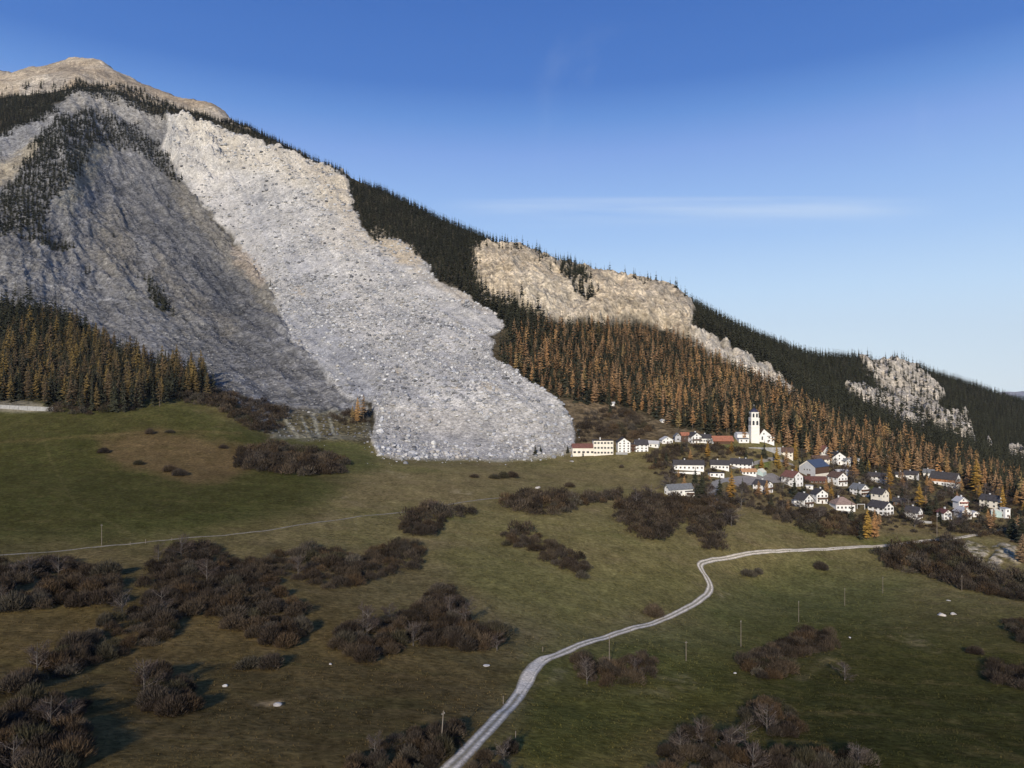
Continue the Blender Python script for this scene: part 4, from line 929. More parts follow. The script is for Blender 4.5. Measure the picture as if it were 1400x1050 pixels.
def boulder(px, py, size, label, tint=(0.5, 0.48, 0.44), flat=0.8, seed=0):
    p = at(px, py); me = tmesh('boulder', RKH[seed % 6], [M_STONE], tint)
    o = link(bpy.data.objects.new('boulder', me)); o.location = (p[0], p[1], p[2] + size * .2); o.scale = (size, size, size * flat); o.rotation_euler = (0, 0, random.uniform(0, 6)); return tag(o, label, 'boulder')
W_ = (.62, .60, .55)
boulder(593, 610, 3.0, 'big white boulder in the front face of the landslide', W_, .9, 0)
boulder(522, 565, 2.6, 'white boulder at the upper left corner of the landslide tongue', W_, .8, 1)
boulder(625, 572, 2.8, 'long white block high in the middle of the landslide tongue', W_, .5, 2)
boulder(1287, 840, 1.6, 'larger of two white boulders on the right meadow', (.55,.5,.44), .8, 3)
boulder(1304, 839, 1.1, 'smaller of two white boulders on the right meadow', (.5,.46,.41), .8, 4)
boulder(308, 941, .55, 'small white stone right of the round thicket on the heath', (.5,.48,.44), .7, 5)
boulder(379, 967, 1.0, 'flat pale slab on the heath', (.4,.37,.33), .3, 0)
boulder(452, 911, .45, 'small pale stone left of the wedge-shaped thicket', (.45,.42,.38), .8, 1)
boulder(665, 914, .9, 'flat white slab between wedge-shaped thicket and gravel road', (.5,.47,.42), .3, 2)
boulder(735, 667, 1.8, 'pale boulder below the red-roofed school wing', (.45,.41,.36), .7, 3)
boulder(782, 631, 1.6, 'pale boulder on the meadow edge below the school', (.45,.42,.37), .6, 4)
boulder(1162, 872, .5, 'tiny white stone between the paired clumps and the boulders', (.55,.53,.5), .8, 5)
boulder(1297, 821, 1.2, 'flat pale slab above the two white boulders', (.45,.42,.36), .25, 0)
boulder(1005, 922, .5, 'lone white stone left of the paired clumps', (.5,.48,.44), .8, 2)
boulder(212, 922, .9, 'white rock sitting on the back of the round heath thicket', (.42,.41,.39), .9, 3)

# ------------------------------------------------------------------ tussocks of dead grass on the near meadows
TUF = []
for q in range(6):
    t = T()
    for k in range(7):
        a = random.uniform(0, 6.28); d_ = random.uniform(.1, .5); lx, ly = math.cos(a), math.sin(a)
        t.tri((lx * d_ * .4 - ly * .10, ly * d_ * .4 + lx * .10, -.1), (lx * d_ * .4 + ly * .10, ly * d_ * .4 - lx * .10, -.1), (lx * (d_ + .25), ly * (d_ + .25), random.uniform(.35, .9)), 0, random.uniform(.75, 1.2))
    TUF.append(t.arr())
pm = (gT < 6.2) & (gP < 1075) & (PXg > -60) & (PXg < 1460)
ci, ri = np.nonzero(pm); sel = rng.choice(len(ci), 60000); ci, ri = np.clip(ci[sel], 0, NC - 2), np.clip(ri[sel], 0, NR - 2)
fa, fb = rng.random((60000, 1)), rng.random((60000, 1))
TP = V[ci, ri] * (1 - fa) * (1 - fb) + V[ci + 1, ri] * fa * (1 - fb) + V[ci, ri + 1] * (1 - fa) * fb + V[ci + 1, ri + 1] * fa * fb
keep = fbm(TP[:, 0], TP[:, 1], TP[:, 1] * 0, 9, 3) + .35 * rng.random(60000) > .02
vs, fs, cs, o_ = [], [], [], 0
for i in np.nonzero(keep)[0]:
    v, f, m, c = TUF[i % 6]; sz = (.20 + .45 * rng.random() ** 2) * (TP[i, 1] / 190) ** .8; hz = sz * (.5 + .5 * rng.random())
    vs.append(v * np.array([sz, sz, hz]) + TP[i]); fs.append(f + o_); o_ += len(v); cs.append(c[:, None] * (ALB[ci[i], ri[i]] * (.8 + .4 * rng.random()))[None])
tag(link(bpy.data.objects.new('grass', make_mesh('grass', np.concatenate(vs), np.concatenate(fs), [MB2], False, None, np.concatenate(cs), 'tint'))), 'tussocks of dull autumn grass on the near meadows', 'grass', None, 'stuff')

# ------------------------------------------------------------------ poles
M_POLE = mat('weathered_wood', (.20, .165, .13), .9, lambda t, b: mul_noise(t, b, (.20, .165, .13), 2.0, .7, 1.3, stretch=(4, 4, .4)))
M_PORC = mat('porcelain', (.28, .26, .24), .5)
def pole(px, py, hpx, label, lean=0.0, group=None):
    p = at(px, py); h = hpx * p[1] / FPX; t = T(); rr_ = max(.11, h * .013)
    t.cone((0, 0, -.6), (0, 0, h), rr_, rr_ * .7, 8); t.cone((0, 0, h), (0, 0, h + .12), rr_ * .75, .02, 8)
    o = link(bpy.data.objects.new('utility_pole', tmesh('utility_pole', t.arr(), [M_POLE])))
    o.location = p; o.rotation_euler = (0, lean, random.uniform(0, 1))
    for s in (-1, 1):
        q = T(); q.cone((0, 0, h - .5), (s * .3, 0, h - .45), .03, .03, 5); q.cone((s * .3, 0, h - .45), (s * .3, 0, h - .2), .06, .05, 6)
        link(bpy.data.objects.new('insulator', tmesh('insulator', q.arr(), [M_PORC])), o)
    return tag(o, label, 'utility pole', 'wooden poles across the meadows')
pole(139, 745, 29, 'wooden pole beside the footpath on the left pasture')
pole(603, 1022, 48, 'leaning wooden pole rising from the thicket at the bottom', .10)
pole(833, 912, 43, 'wooden pole in the thin clump below the road bend')
pole(938, 905, 27, 'thin wooden pole right of the thin clump below the road')
pole(1013, 883, 36, 'wooden pole above the lower dark clump on the right meadow')
pole(1092, 853, 29, 'wooden pole above the upper dark clump on the right meadow')
pole(1155, 827, 24, 'wooden pole in the middle of the right meadow')
pole(1207, 810, 22, 'wooden pole left of the thicket below the road end')
pole(1315, 808, 21, 'wooden pole at the lower edge of the thicket below the road end')
pole(1281, 738, 30, 'wooden pole beside the gravel road under the right-hand houses')
def post(px, py, h, label, r=.07):
    p = at(px, py); t = T(); t.cone((0, 0, -.4), (0, 0, h), r, r * .85, 6); t.cone((0, 0, h), (0, 0, h + .05), r * .9, .01, 6)
    o = link(bpy.data.objects.new('fence_post', tmesh('fence_post', t.arr(), [M_POLE]))); o.location = p
    return tag(o, label, 'fence post', 'short posts along the path and road')
post(199, 742, 1.6, 'short post on the path edge right of the tall left pole', .12)
post(178, 744, 1.3, 'short post nearest to the tall left pole', .1)
post(235, 739, 1.3, 'short post farthest along the path from the tall left pole', .1)
post(688, 962, 1.7, 'pale short post left of the gravel road below its passing place', .09)
post(705, 1010, 1.4, 'short post right of the gravel road near the bottom', .08)
post(742, 893, 1.4, 'short post at the top of the passing place', .09)
post(1153, 752, 1.5, 'white marker post at the far stretch of the gravel road', .14)
post(300, 918, 1.2, 'short post', .06) if False else None
# ------------------------------------------------------------------ the village
import bmesh
def plain(name, c, rough=.85, lo=.88, hi=1.08, sc=.5, spec=.2): return mat(name, c, rough, lambda t, b: mul_noise(t, b, c, sc, lo, hi, 4), spec)
MW = plain('white_render', (.80, .78, .74)); MCR = plain('cream_render', (.75, .69, .58)); MGY = plain('grey_render', (.42, .42, .43)); MPK = plain('pinkish_render', (.66, .60, .55))
def tile_mat(name, c):
    def f(t, b):
        tc = N(t, 'ShaderNodeTexCoord'); wv = N(t, 'ShaderNodeTexWave', Scale=1.6, Distortion=.6); wv.bands_direction = 'Z'
        t.links.new(tc.outputs['Object'], wv.inputs['Vector']); mul_noise(t, b, c, .9, .65, 1.3, 4); bump(t, b, wv.outputs['Fac'], .05)
    return mat(name, c, .8, f, .2)
RDK = tile_mat('dark_roof_tiles', (.060, .055, .055)); RBR = tile_mat('brown_roof_tiles', (.12, .075, .055)); RRD = tile_mat('red_roof_tiles', (.17, .078, .060)); ROR = tile_mat('orange_roof_tiles', (.33, .135, .080))
RGY = tile_mat('grey_roof_sheet', (.16, .165, .17)); RBL = mat('blue_roof_panels', (.062, .074, .10), .35, lambda t, b: mul_noise(t, b, (.062, .074, .10), .7, .85, 1.15), .5); RLT = plain('light_roof_sheet', (.46, .45, .44)); RPK = tile_mat('faded_roof_tiles', (.27, .19, .155))
MWD = mat('brown_timber', (.10, .058, .038), .9, lambda t, b: mul_noise(t, b, (.10, .058, .038), 1.5, .6, 1.4, stretch=(6, 6, .6))); MOW = mat('orange_timber', (.38, .15, .05), .85, lambda t, b: mul_noise(t, b, (.38, .15, .05), 1.5, .7, 1.3, stretch=(6, 6, .6)))
MGL = mat('window_glass', (.025, .028, .032), .15, None, .5); MFR = plain('window_frame', (.55, .52, .47)); MCH = plain('chimney_render', (.66, .64, .61)); MCO = plain('concrete', (.33, .325, .315), lo=.75, hi=1.15)
def box(bm, x0, x1, y0, y1, z0, z1):
    v = [bm.verts.new(p) for p in ((x0,y0,z0),(x1,y0,z0),(x1,y1,z0),(x0,y1,z0),(x0,y0,z1),(x1,y0,z1),(x1,y1,z1),(x0,y1,z1))]
    return [bm.faces.new([v[i] for i in q]) for q in ((3,2,1,0),(4,5,6,7),(0,1,5,4),(1,2,6,5),(2,3,7,6),(3,0,4,7))]
def part(name, bm, mats, parent=None, Mx=None, label=None):
    bmesh.ops.recalc_face_normals(bm, faces=bm.faces[:])
    if Mx is not None: bm.transform(Mx)
    me = bpy.data.meshes.new(name); bm.to_mesh(me); bm.free()
    for m in (mats if isinstance(mats, (list, tuple)) else [mats]): me.materials.append(m)
    o = link(bpy.data.objects.new(name, me), parent)
    if label: o['label'] = label
    return o
def window(root, Mx, x, z, w, h, glass=MGL, frame=MFR, bars=1):
    """in the plane y = 0 looking to -y: pane 2 cm proud of the wall, frame 5 cm proud"""
    bm = bmesh.new(); box(bm, x - w/2, x + w/2, -.02, .05, z, z + h)
    pn = part('window', bm, glass, root, Mx)
    bm = bmesh.new(); t = .11
    box(bm, x - w/2 - t, x + w/2 + t, -.07, .05, z - t, z); box(bm, x - w/2 - t, x + w/2 + t, -.07, .05, z + h, z + h + t)
    box(bm, x - w/2 - t, x - w/2, -.06, .05, z, z + h); box(bm, x + w/2, x + w/2 + t, -.06, .05, z, z + h)
    if bars: box(bm, x - .03, x + .03, -.05, .04, z, z + h)
    part('frame', bm, frame, pn, Mx)
def block(root, w, l, he, hr, Mx, wall=MW, roof=RDK, win=(2, 2, 3), chim=1, oh=.7, balc=0, upper=None, door=1, found=5.0, kind='gable', balcm=MWD, wsz=(1.15, 1.3), upz=None, skew=0.0):
    """w: gable width, l: length along the ridge, he: eaves height, hr: rise of roof; front gable at y = -l/2"""
    bm = bmesh.new(); pr = [(-w/2, -found), (w/2, -found), (w/2, he), (skew * w, he + hr), (-w/2, he)]
    if kind in ('flat',): pr = [(-w/2, -found), (w/2, -found), (w/2, he), (-w/2, he)]
    if kind == 'hip': pr = [(-w/2, -found), (w/2, -found), (w/2, he), (-w/2, he)]
    if kind == 'shed': pr = [(-w/2, -found), (w/2, -found), (w/2, he + hr), (-w/2, he)]
    a = [bm.verts.new((x, -l/2, z)) for x, z in pr]; b = [bm.verts.new((x, l/2, z)) for x, z in pr]
    bm.faces.new(a); bm.faces.new(b[::-1])
    for i in range(len(pr)): j = (i + 1) % len(pr); bm.faces.new([a[j], a[i], b[i], b[j]])
    part('wall', bm, wall, root, Mx)
    bm = bmesh.new(); th = .28
    def slab(q):
        lo_ = [bm.verts.new(p) for p in q]; up = [bm.verts.new((p[0], p[1], p[2] + th)) for p in q]
        bm.faces.new(lo_[::-1]); bm.faces.new(up)
        for i in range(len(q)): j = (i + 1) % len(q); bm.faces.new([lo_[i], lo_[j], up[j], up[i]])
    if kind == 'gable':
        rx = skew * w
        for s in (-1, 1):
            run = abs(s * w / 2 - rx); k = hr / run; xe = s * (w / 2 + oh)
            slab([(rx, -l/2 - oh, he + hr + .03), (xe, -l/2 - oh, he - oh * k + .03), (xe, l/2 + oh, he - oh * k + .03), (rx, l/2 + oh, he + hr + .03)][::s])
    elif kind == 'flat': slab([(-w/2 - .3, -l/2 - .3, he), (w/2 + .3, -l/2 - .3, he), (w/2 + .3, l/2 + .3, he), (-w/2 - .3, l/2 + .3, he)])
    elif kind == 'shed': slab([(-w/2 - oh, -l/2 - oh, he - oh * hr / w + .03), (w/2 + oh, -l/2 - oh, he + hr + oh * hr / w + .03), (w/2 + oh, l/2 + oh, he + hr + oh * hr / w + .03), (-w/2 - oh, l/2 + oh, he - oh * hr / w + .03)])
    elif kind == 'hip':
        W2, L2 = w/2 + oh, l/2 + oh; rl = max(L2 - W2, .3); e = [(-W2,-L2,he), (W2,-L2,he), (W2,L2,he), (-W2,L2,he)]; r0, r1 = (0,-rl,he+hr), (0,rl,he+hr)
        vv = [bm.verts.new(p) for p in e + [r0, r1]]
        for q in ((0,1,4), (1,2,5,4), (2,3,5), (3,0,4,5), (3,2,1,0)): bm.faces.new([vv[i] for i in q])
    rf = part('roof', bm, roof, root, Mx)
    for c in range(chim):
        bm = bmesh.new(); cx, cy = (w * .16, l * (.12 - .3 * c)); zt = he + hr * .72
        box(bm, cx - .4, cx + .4, cy - .4, cy + .4, zt - .6, zt + 1.7); box(bm, cx - .5, cx + .5, cy - .5, cy + .5, zt + 1.7, zt + 1.85)
        part('chimney', bm, MCH, rf, Mx)
    F = Mx @ Matrix.Translation((0, -l/2, 0))
    SL = Mx @ Matrix.Translation((-w/2, 0, 0)) @ Matrix.Rotation(math.radians(-90), 4, 'Z')
    SR = Mx @ Matrix.Translation((w/2, 0, 0)) @ Matrix.Rotation(math.radians(90), 4, 'Z')
    if upper is not None:   # timber-clad upper storey on front and both long sides
        uz = upz if upz else he * .55
        bm = bmesh.new(); box(bm, -w/2 - .05, w/2 + .05, -l/2 + .02, l/2 - .02, uz, he - .02); part('cladding', bm, upper, root, Mx)
    cf, rw, cs = win; ww, wh = wsz; st_h = he / max(rw, 1)
    for r_ in range(rw):
        z = st_h * r_ + st_h * .36
        for c in range(cf):
            if door and r_ == 0 and c == cf // 2 and cf > 1: continue
            window(root, F, -w/2 + w * (c + .5) / cf, z, ww, min(wh, st_h * .5))
        for side in (SL, SR):
            d_ = (side.to_3x3() @ Vector((0, -1, 0)))
            if d_.y < -.15:
                for c in range(cs): window(root, side, -l/2 + l * (c + .5) / cs, z, ww, min(wh, st_h * .5))
    if kind == 'gable' and hr > 1.8 and cf: window(root, F, skew * w, he + hr * .12, ww * .9, min(1.2, hr * .4))
    if door and cf:
        bm = bmesh.new(); xd = -w/2 + w * (cf // 2 + .5) / cf if cf > 1 else w * .3
        box(bm, xd - .55, xd + .55, -.05, .05, 0, 2.1); dd = part('door', bm, MWD, root, F)
        bm = bmesh.new(); box(bm, xd + .38, xd + .46, -.12, -.05, 1.0, 1.1); part('handle', bm, MCH, dd, F)
    if balc:
        for q in range(balc):
            zb = he * (.5 if balc == 1 else (.38 + .42 * q)); bm = bmesh.new()
            box(bm, -w * .42, w * .42, -1.3, 0.02, zb - .16, zb)
            box(bm, -w * .42, w * .42, -1.3, -1.22, zb + .08, zb + .95)
            for s in (-1, 1): box(bm, s * w * .42 - .05, s * w * .42 + .05, -1.22, 0, zb + .08, zb + .95)
            part('balcony', bm, balcm, root, F)
HOUSES = []
def root_at(name, px, py, label, cat, back, group='houses of the village', rot=0.0):
    p = at(px, py); s = p[1] / FPX
    o = link(bpy.data.objects.new(name, None)); o.location = (p[0] * (1 + back * s / p[1]), p[1] + back * s, p[2])
    tag(o, label, cat, group); return o, s
def house(px, py, w, l, he, hr, rot, label, name='house', cat='house', extra=(), **kw):
    th = math.radians(rot); back = (abs(w * math.sin(th)) + abs(l * math.cos(th))) / 2
    root, s = root_at(name, px, py, label, cat, back); HOUSES.append((root.location.x, root.location.y, (w + l) * s * .38 + 1))
    R = Matrix.Rotation(th, 4, 'Z')
    block(root, w * s, l * s, he * s * 1.1, hr * s, R, **kw)
    for dx, dy, r2, w2, l2, he2, hr2, k2 in extra:
        block(root, w2 * s, l2 * s, he2 * s, hr2 * s, Matrix.Translation((dx * s, dy * s, 0)) @ Matrix.Rotation(math.radians(r2), 4, 'Z'), **k2)
    return root, s
# ---- upper row beside the landslide
house(800, 623, 14, 36, 10, 5, 90, 'low cream school wing with long red roof next to the landslide', 'school_wing', 'school', wall=MCR, roof=RRD, win=(1, 1, 6), chim=0, oh=.4, wsz=(2.0, 1.5), door=0)
house(824, 622.5, 16, 27, 18, 1, 90, 'three-storey cream school block with flat dark roof', 'school_block', 'school', wall=MCR, roof=RDK, win=(2, 3, 6), chim=1, oh=.3, wsz=(1.6, 1.4), door=0, kind='flat')
r_, s_ = house(852, 619, 17, 16, 13, 6, 0, 'four-storey white apartment house with brown balconies in a recess between two gables', 'apartment_house', 'apartment house', win=(3, 4, 3), chim=0, oh=.6,
      extra=[(13, 4, 0, 12, 14, 11, 1, dict(wall=MWD, roof=RDK, win=(2, 3, 0), kind='flat', chim=0, balc=2, door=0)), (25, 3, 90, 16, 17, 11, 6, dict(win=(2, 3, 3), chim=1, oh=.6, door=0))])
house(894, 613, 7, 14, 6, 3, 62, 'small low white house between the apartment house and the brown bank', win=(2, 1, 2), chim=0, roof=RLT)
house(911, 607, 15, 10, 5, 4, 8, 'small white house with broad low pale gable above the knoll', win=(3, 1, 0), chim=0, roof=RLT)
house(926, 604.5, 8, 12, 7, 4, -4, 'narrow pale grey barn with steep gable beside a brown barn', 'barn', 'barn', wall=MGY, roof=RGY, win=(1, 1, 0), chim=0, door=0)
house(936, 604, 9, 10, 8, 3.5, 90, 'brown timber barn with orange roof between grey barn and chalet', 'barn', 'barn', wall=MWD, roof=ROR, win=(1, 1, 1), chim=0)
house(949, 607, 15, 14, 9, 5, 14, 'white chalet with dark roof and arched balcony right of the brown barn', 'chalet', 'chalet', win=(3, 2, 2), balc=1, roof=RDK)
house(965, 607, 14, 13, 7, 4.5, 70, 'white chalet with dark hipped roof left of the grey garage', 'chalet', 'chalet', win=(2, 1, 4), roof=RDK, kind='gable')
house(978, 607, 8, 12, 5, 1.5, 90, 'low grey garage left of the orange-roofed shed', 'garage', 'garage', wall=MGY, roof=RLT, win=(1, 1, 1), chim=0)
house(987, 607.5, 12, 25, 5, 5, 90, 'long open shed with bright orange roof left of the church', 'shed', 'shed', wall=MWD, roof=ROR, win=(0, 0, 0), chim=0, door=0, oh=1.2)
# ---- church
def church():
    p = at(1032, 606); s = p[1] / FPX
    o = link(bpy.data.objects.new('church', None)); o.location = (p[0], p[1] + 3, p[2]); tag(o, 'white church with tall bell tower under a dark dome above the village', 'church', 'houses of the village')
    TX = 0.5 * s; w = 11.5 * s; h1 = 22 * s; h2 = 33.5 * s; h3 = 41.5 * s
    def shaft(name, w_, z0, z1, ch):
        bm = bmesh.new(); a = w_ / 2; c = a * ch; q = [(-a+c,-a),(a-c,-a),(a,-a+c),(a,a-c),(a-c,a),(-a+c,a),(-a,a-c),(-a,-a+c)]
        lo_ = [bm.verts.new((x + TX, y, z0)) for x, y in q]; up = [bm.verts.new((x + TX, y, z1)) for x, y in q]
        bm.faces.new(lo_[::-1]); bm.faces.new(up)
        for i in range(8): j = (i + 1) % 8; bm.faces.new([lo_[i], lo_[j], up[j], up[i]])
        return part(name, bm, MCW, o)
    MCW = plain('church_render', (.80, .76, .68)); 
    RZ = Matrix.Rotation(math.radians(28), 4, 'Z')
    tw = shaft('tower', w, -6, h1, .06); b1 = shaft('belfry', w * .97, h1 + .02, h2, .08); b2 = shaft('belfry', w * .86, h2 + .02, h3, .2)
    for z, ww in ((h1, w * 1.06), (h2, w * 1.04), (h3, w * .92)): shaft('cornice', ww, z - .3, z + .25, .1)
    for z, hh, ww in ((h1 + 2.2 * s, 6.0 * s, w * .97), (h2 + 1.2 * s, 5.6 * s, w * .86)):
        for q in range(4):
            Mx = Matrix.Translation((TX, 0, 0)) @ Matrix.Rotation(math.radians(90 * q), 4, 'Z') @ Matrix.Translation((0, -ww / 2, 0))
            for dx in (-.23, .23):
                bm = bmesh.new(); n = 8; x0 = dx * ww; wd = ww * .13; top = z + hh
                pts = [(x0 - wd, z), (x0 + wd, z)] + [(x0 + wd * math.cos(a), top - wd + wd * math.sin(a)) for a in np.linspace(0, math.pi, n)]
                f = [bm.verts.new((x, -.06, zz)) for x, zz in pts]; g = [bm.verts.new((x, .3, zz)) for x, zz in pts]
                bm.faces.new(f); bm.faces.new(g[::-1])
                for i in range(len(pts)): j = (i + 1) % len(pts); bm.faces.new([f[j], f[i], g[i], g[j]])
                part('belfry_opening', bm, MGL, o, Mx)
    bm = bmesh.new(); n = 12; R0 = w * .43
    prof = [(1.06, 0), (1.08, .12), (.98, .35), (.78, .62), (.48, .85), (.15, 1.02), (.04, 1.25), (.03, 1.6)]
    rings = [[bm.verts.new((TX + R0 * r * math.cos(2*math.pi*k/n), R0 * r * math.sin(2*math.pi*k/n), h3 + .28 + R0 * z * 1.0)) for k in range(n)] for r, z in prof]
    for a, b in zip(rings[:-1], rings[1:]):
        for k in range(n): bm.faces.new([a[k], a[(k+1) % n], b[(k+1) % n], b[k]])
    bm.faces.new(rings[-1]); bm.faces.new(rings[0][::-1]); dm = part('dome', bm, mat('dark_dome_sheet', (.035, .035, .06), .5, None, .4), o)
    bm = bmesh.new(); zt = h3 + .28 + R0 * 1.6; box(bm, TX - .07, TX + .07, -.07, .07, zt, zt + 1.6); box(bm, TX - .45, TX + .45, -.06, .06, zt + .9, zt + 1.04); part('cross', bm, MCH, dm)
    block(o, 17 * s, 20 * s, 10 * s, 8.5 * s, Matrix.Translation((15 * s, 10 * s, 0)) @ RZ.inverted() @ Matrix.Rotation(math.radians(34), 4, 'Z'), wall=MW, roof=RBR, win=(2, 1, 3), chim=0, oh=.4, door=1, wsz=(1.2, 3.0), skew=-.12)
    block(o, 9 * s, 9 * s, 8.5 * s, .5 * s, Matrix.Translation((24 * s, 5 * s, 0)), wall=MW, roof=RBR, win=(2, 2, 0), chim=0, kind='shed', door=0)
    block(o, 14 * s, 16 * s, 11 * s, 2.5 * s, Matrix.Translation((-14 * s, 8 * s, 0)) @ Matrix.Rotation(math.radians(90), 4, 'Z'), wall=MW, roof=RLT, win=(0, 0, 0), chim=0, oh=.2, door=0)
    block(o, 7 * s, 14 * s, 5 * s, 1 * s, Matrix.Translation((-15 * s, -2 * s, 0)) @ Matrix.Rotation(math.radians(90), 4, 'Z'), wall=MW, roof=RGY, win=(0, 1, 2), chim=0, oh=.2, door=0, kind='shed')
church()
bm = bmesh.new(); box(bm, -15, 12, -.3, .3, -4, 2.4); o = part('churchyard_wall', bm, MCO); p = at(1048, 616); o.location = p; tag(o, 'pale stone churchyard wall below the church', 'wall')
# ---- houses around and below the church
house(1073, 626, 12, 22, 7, 5, 62, 'house with brown roof and red gable end right below the church', roof=RBR, win=(2, 2, 4), wall=MCR)
house(1101, 617, 8, 7, 6, 3, 20, 'tiny pale house squeezed left of the big red-roofed house', wall=MCR, roof=RLT, win=(1, 1, 1), chim=0)
house(1120, 627, 19, 22, 9, 7, 34, 'big white house with red roof and wide gable behind the blue-roofed barn', win=(4, 2, 4), roof=RRD)
house(1121, 632, 11, 22, 4, 4, 90, 'low building with rusty brown roof directly behind the blue-roofed barn', wall=MCR, roof=RBR, win=(1, 1, 4), chim=0)
house(1143, 635, 19, 16, 9, 6.5, 6, 'tall white house with plain steep gable right of the blue-roofed barn', win=(3, 2, 2), roof=RDK)
house(1155, 638, 10, 10, 7, 3, 30, 'white house with shadowed porch right of the plain steep gable', win=(2, 2, 2), roof=RGY)
house(1166, 635, 9, 14, 5, 2.5, 75, 'pale grey house with light roof left of the dark spruce pair', wall=MPK, roof=RLT, win=(2, 1, 3), chim=0)
r_, s_ = house(1113, 654, 24, 33, 14, 8.5, -56, 'large barn with blue roof, grey gable and brown timber long side', 'barn', 'barn', wall=MCR, roof=RBL, win=(0, 0, 0), chim=0, oh=.5, door=0, upper=MWD, upz=3.4)
# grey gable end of that barn
R = Matrix.Rotation(math.radians(-56), 4, 'Z'); w, l, he, hr = 24 * s_, 33 * s_, 14 * s_, 8.5 * s_
bm = bmesh.new(); pr = [(-w/2 - .08, -4), (w/2 + .08, -4), (w/2 + .08, he - .05), (0, he + hr - .05), (-w/2 - .08, he - .05)]
a = [bm.verts.new((x, -l/2 - .08, z)) for x, z in pr]; b = [bm.verts.new((x, -l/2 + .04, z)) for x, z in pr]; bm.faces.new(a); bm.faces.new(b[::-1])
for i in range(5): j = (i + 1) % 5; bm.faces.new([a[j], a[i], b[i], b[j]])
part('gable_wall', bm, MGY, r_, R, 'grey rendered gable end')
for x in (-2.4, .2, 2.4): window(r_, R @ Matrix.Translation((0, -l/2 - .08, 0)), x, he * .72, 1.0, 1.2)
bm = bmesh.new(); box(bm, -1.6, 1.6, -.04, .04, 0, 3.2); part('door', bm, MWD, r_, R @ Matrix.Translation((1.5, -l/2 - .08, 0)))
house(1114, 661, 13, 27, 4, 4.5, 84, 'low red-brown building with long rusty roof in front of the blue-roofed barn', 'shed', 'shed', wall=MWD, roof=tile_mat('rusty_roof_tiles', (.125, .058, .045)), win=(1, 1, 5), chim=0)
house(1083, 666, 21, 19, 12, 7, 30, 'white house with red roof and broad gable left of the blue-roofed barn', win=(3, 2, 3), roof=RRD)
house(1043, 674.5, 17, 20, 10, 5, 36, 'white house with dark roof and orange dormer below the grey village street', win=(2, 2, 3), balc=1, roof=RDK)
house(1023, 650, 9, 19, 5, 3, 90, 'low white building with orange roof beside the glass greenhouse', wall=MW, roof=tile_mat('apricot_roof', (.44, .24, .125)), win=(1, 1, 4), chim=0)
# ---- dark-roofed row left of the street
house(941, 644, 14, 40, 8, 5, 84, 'long white house with dark roof above a white retaining wall', win=(2, 1, 7), roof=RDK)
bm = bmesh.new(); v = [bm.verts.new(q) for q in ((-12,-.3,-5),(8,-.3,-5),(8,-.3,1.5),(-12,-.3,1.5),(-12,.4,-5),(8,.4,-5),(8,.4,1.5),(-12,.4,1.5))]
for q in ((0,1,2,3),(5,4,7,6),(3,2,6,7),(1,5,6,2),(4,0,3,7)): bm.faces.new([v[i] for i in q])
o = part('retaining_wall', bm, MW); o.location = at(943, 648); tag(o, 'white retaining wall under the long dark-roofed house', 'wall')
house(984, 643, 13, 24, 7, 5, 74, 'white chalet with dark roof directly right of the long white house', 'chalet', 'chalet', win=(2, 1, 5), roof=RDK, balc=1)
house(1014, 643.5, 15, 28, 8, 6, 60, 'wide white chalet with black roof above the orange-roofed low building', 'chalet', 'chalet', win=(3, 2, 5), roof=RDK, balc=1, chim=2)
house(979, 652.5, 8, 20, 5, 1, 88, 'row of low white garages with flat dark roof beside the lane', 'garage', 'garage', win=(1, 1, 3), chim=0, kind='flat', roof=RDK)
house(928, 679, 12, 38, 9, 5.5, -70, 'white farmhouse with grey roof standing alone left of the tall dark conifers', 'farmhouse', 'farmhouse', win=(2, 1, 3), roof=RGY, chim=0, extra=[(14, -4, 0, 12, 8, 6, 1, dict(win=(2, 1, 0), kind='flat', roof=RDK, balc=1, chim=0))])
# greenhouse
def greenhouse(px, py, w, l, he, hr, rot, label):
    root, s = root_at('greenhouse', px, py, label, 'greenhouse', l * .4)
    g = mat('greenhouse_glass', (.42, .52, .49), .25, lambda t, b: mul_noise(t, b, (.42, .52, .49), .8, .8, 1.2), .5)
    R = Matrix.Rotation(math.radians(rot), 4, 'Z'); w, l, he, hr = w * s, l * s, he * s, hr * s
    bm = bmesh.new(); pr = [(-w/2, -1), (w/2, -1), (w/2, he), (0, he + hr), (-w/2, he)]
    a = [bm.verts.new((x, -l/2, z)) for x, z in pr]; b = [bm.verts.new((x, l/2, z)) for x, z in pr]; bm.faces.new(a); bm.faces.new(b[::-1])
    for i in range(5): j = (i + 1) % 5; bm.faces.new([a[j], a[i], b[i], b[j]])
    part('glazing', bm, g, root, R)
    bm = bmesh.new(); t = .06
    for k in range(7):
        y = -l/2 + l * k / 6
        for s_ in (-1, 1):
            box(bm, s_ * w/2 - t, s_ * w/2 + t, y - t, y + t, -1, he)
            n = 4
            for q in range(n):
                x0, x1 = s_ * w/2 * (1 - q / n), s_ * w/2 * (1 - (q + 1) / n); z0, z1 = he + hr * q / n, he + hr * (q + 1) / n
                box(bm, min(x0, x1), max(x0, x1), y - t, y + t, (z0 + z1) / 2 - hr / n * .5, (z0 + z1) / 2 + hr / n * .5 + t)
    part('frame', bm, MFR, root, R)
greenhouse(1040, 650, 11, 13, 4, 4.5, -40, 'pale green glass greenhouse beside the village street')
greenhouse(1362, 707, 12, 10, 8, 2, -30, 'grey-green glass conservatory in front of the cream house at the right')
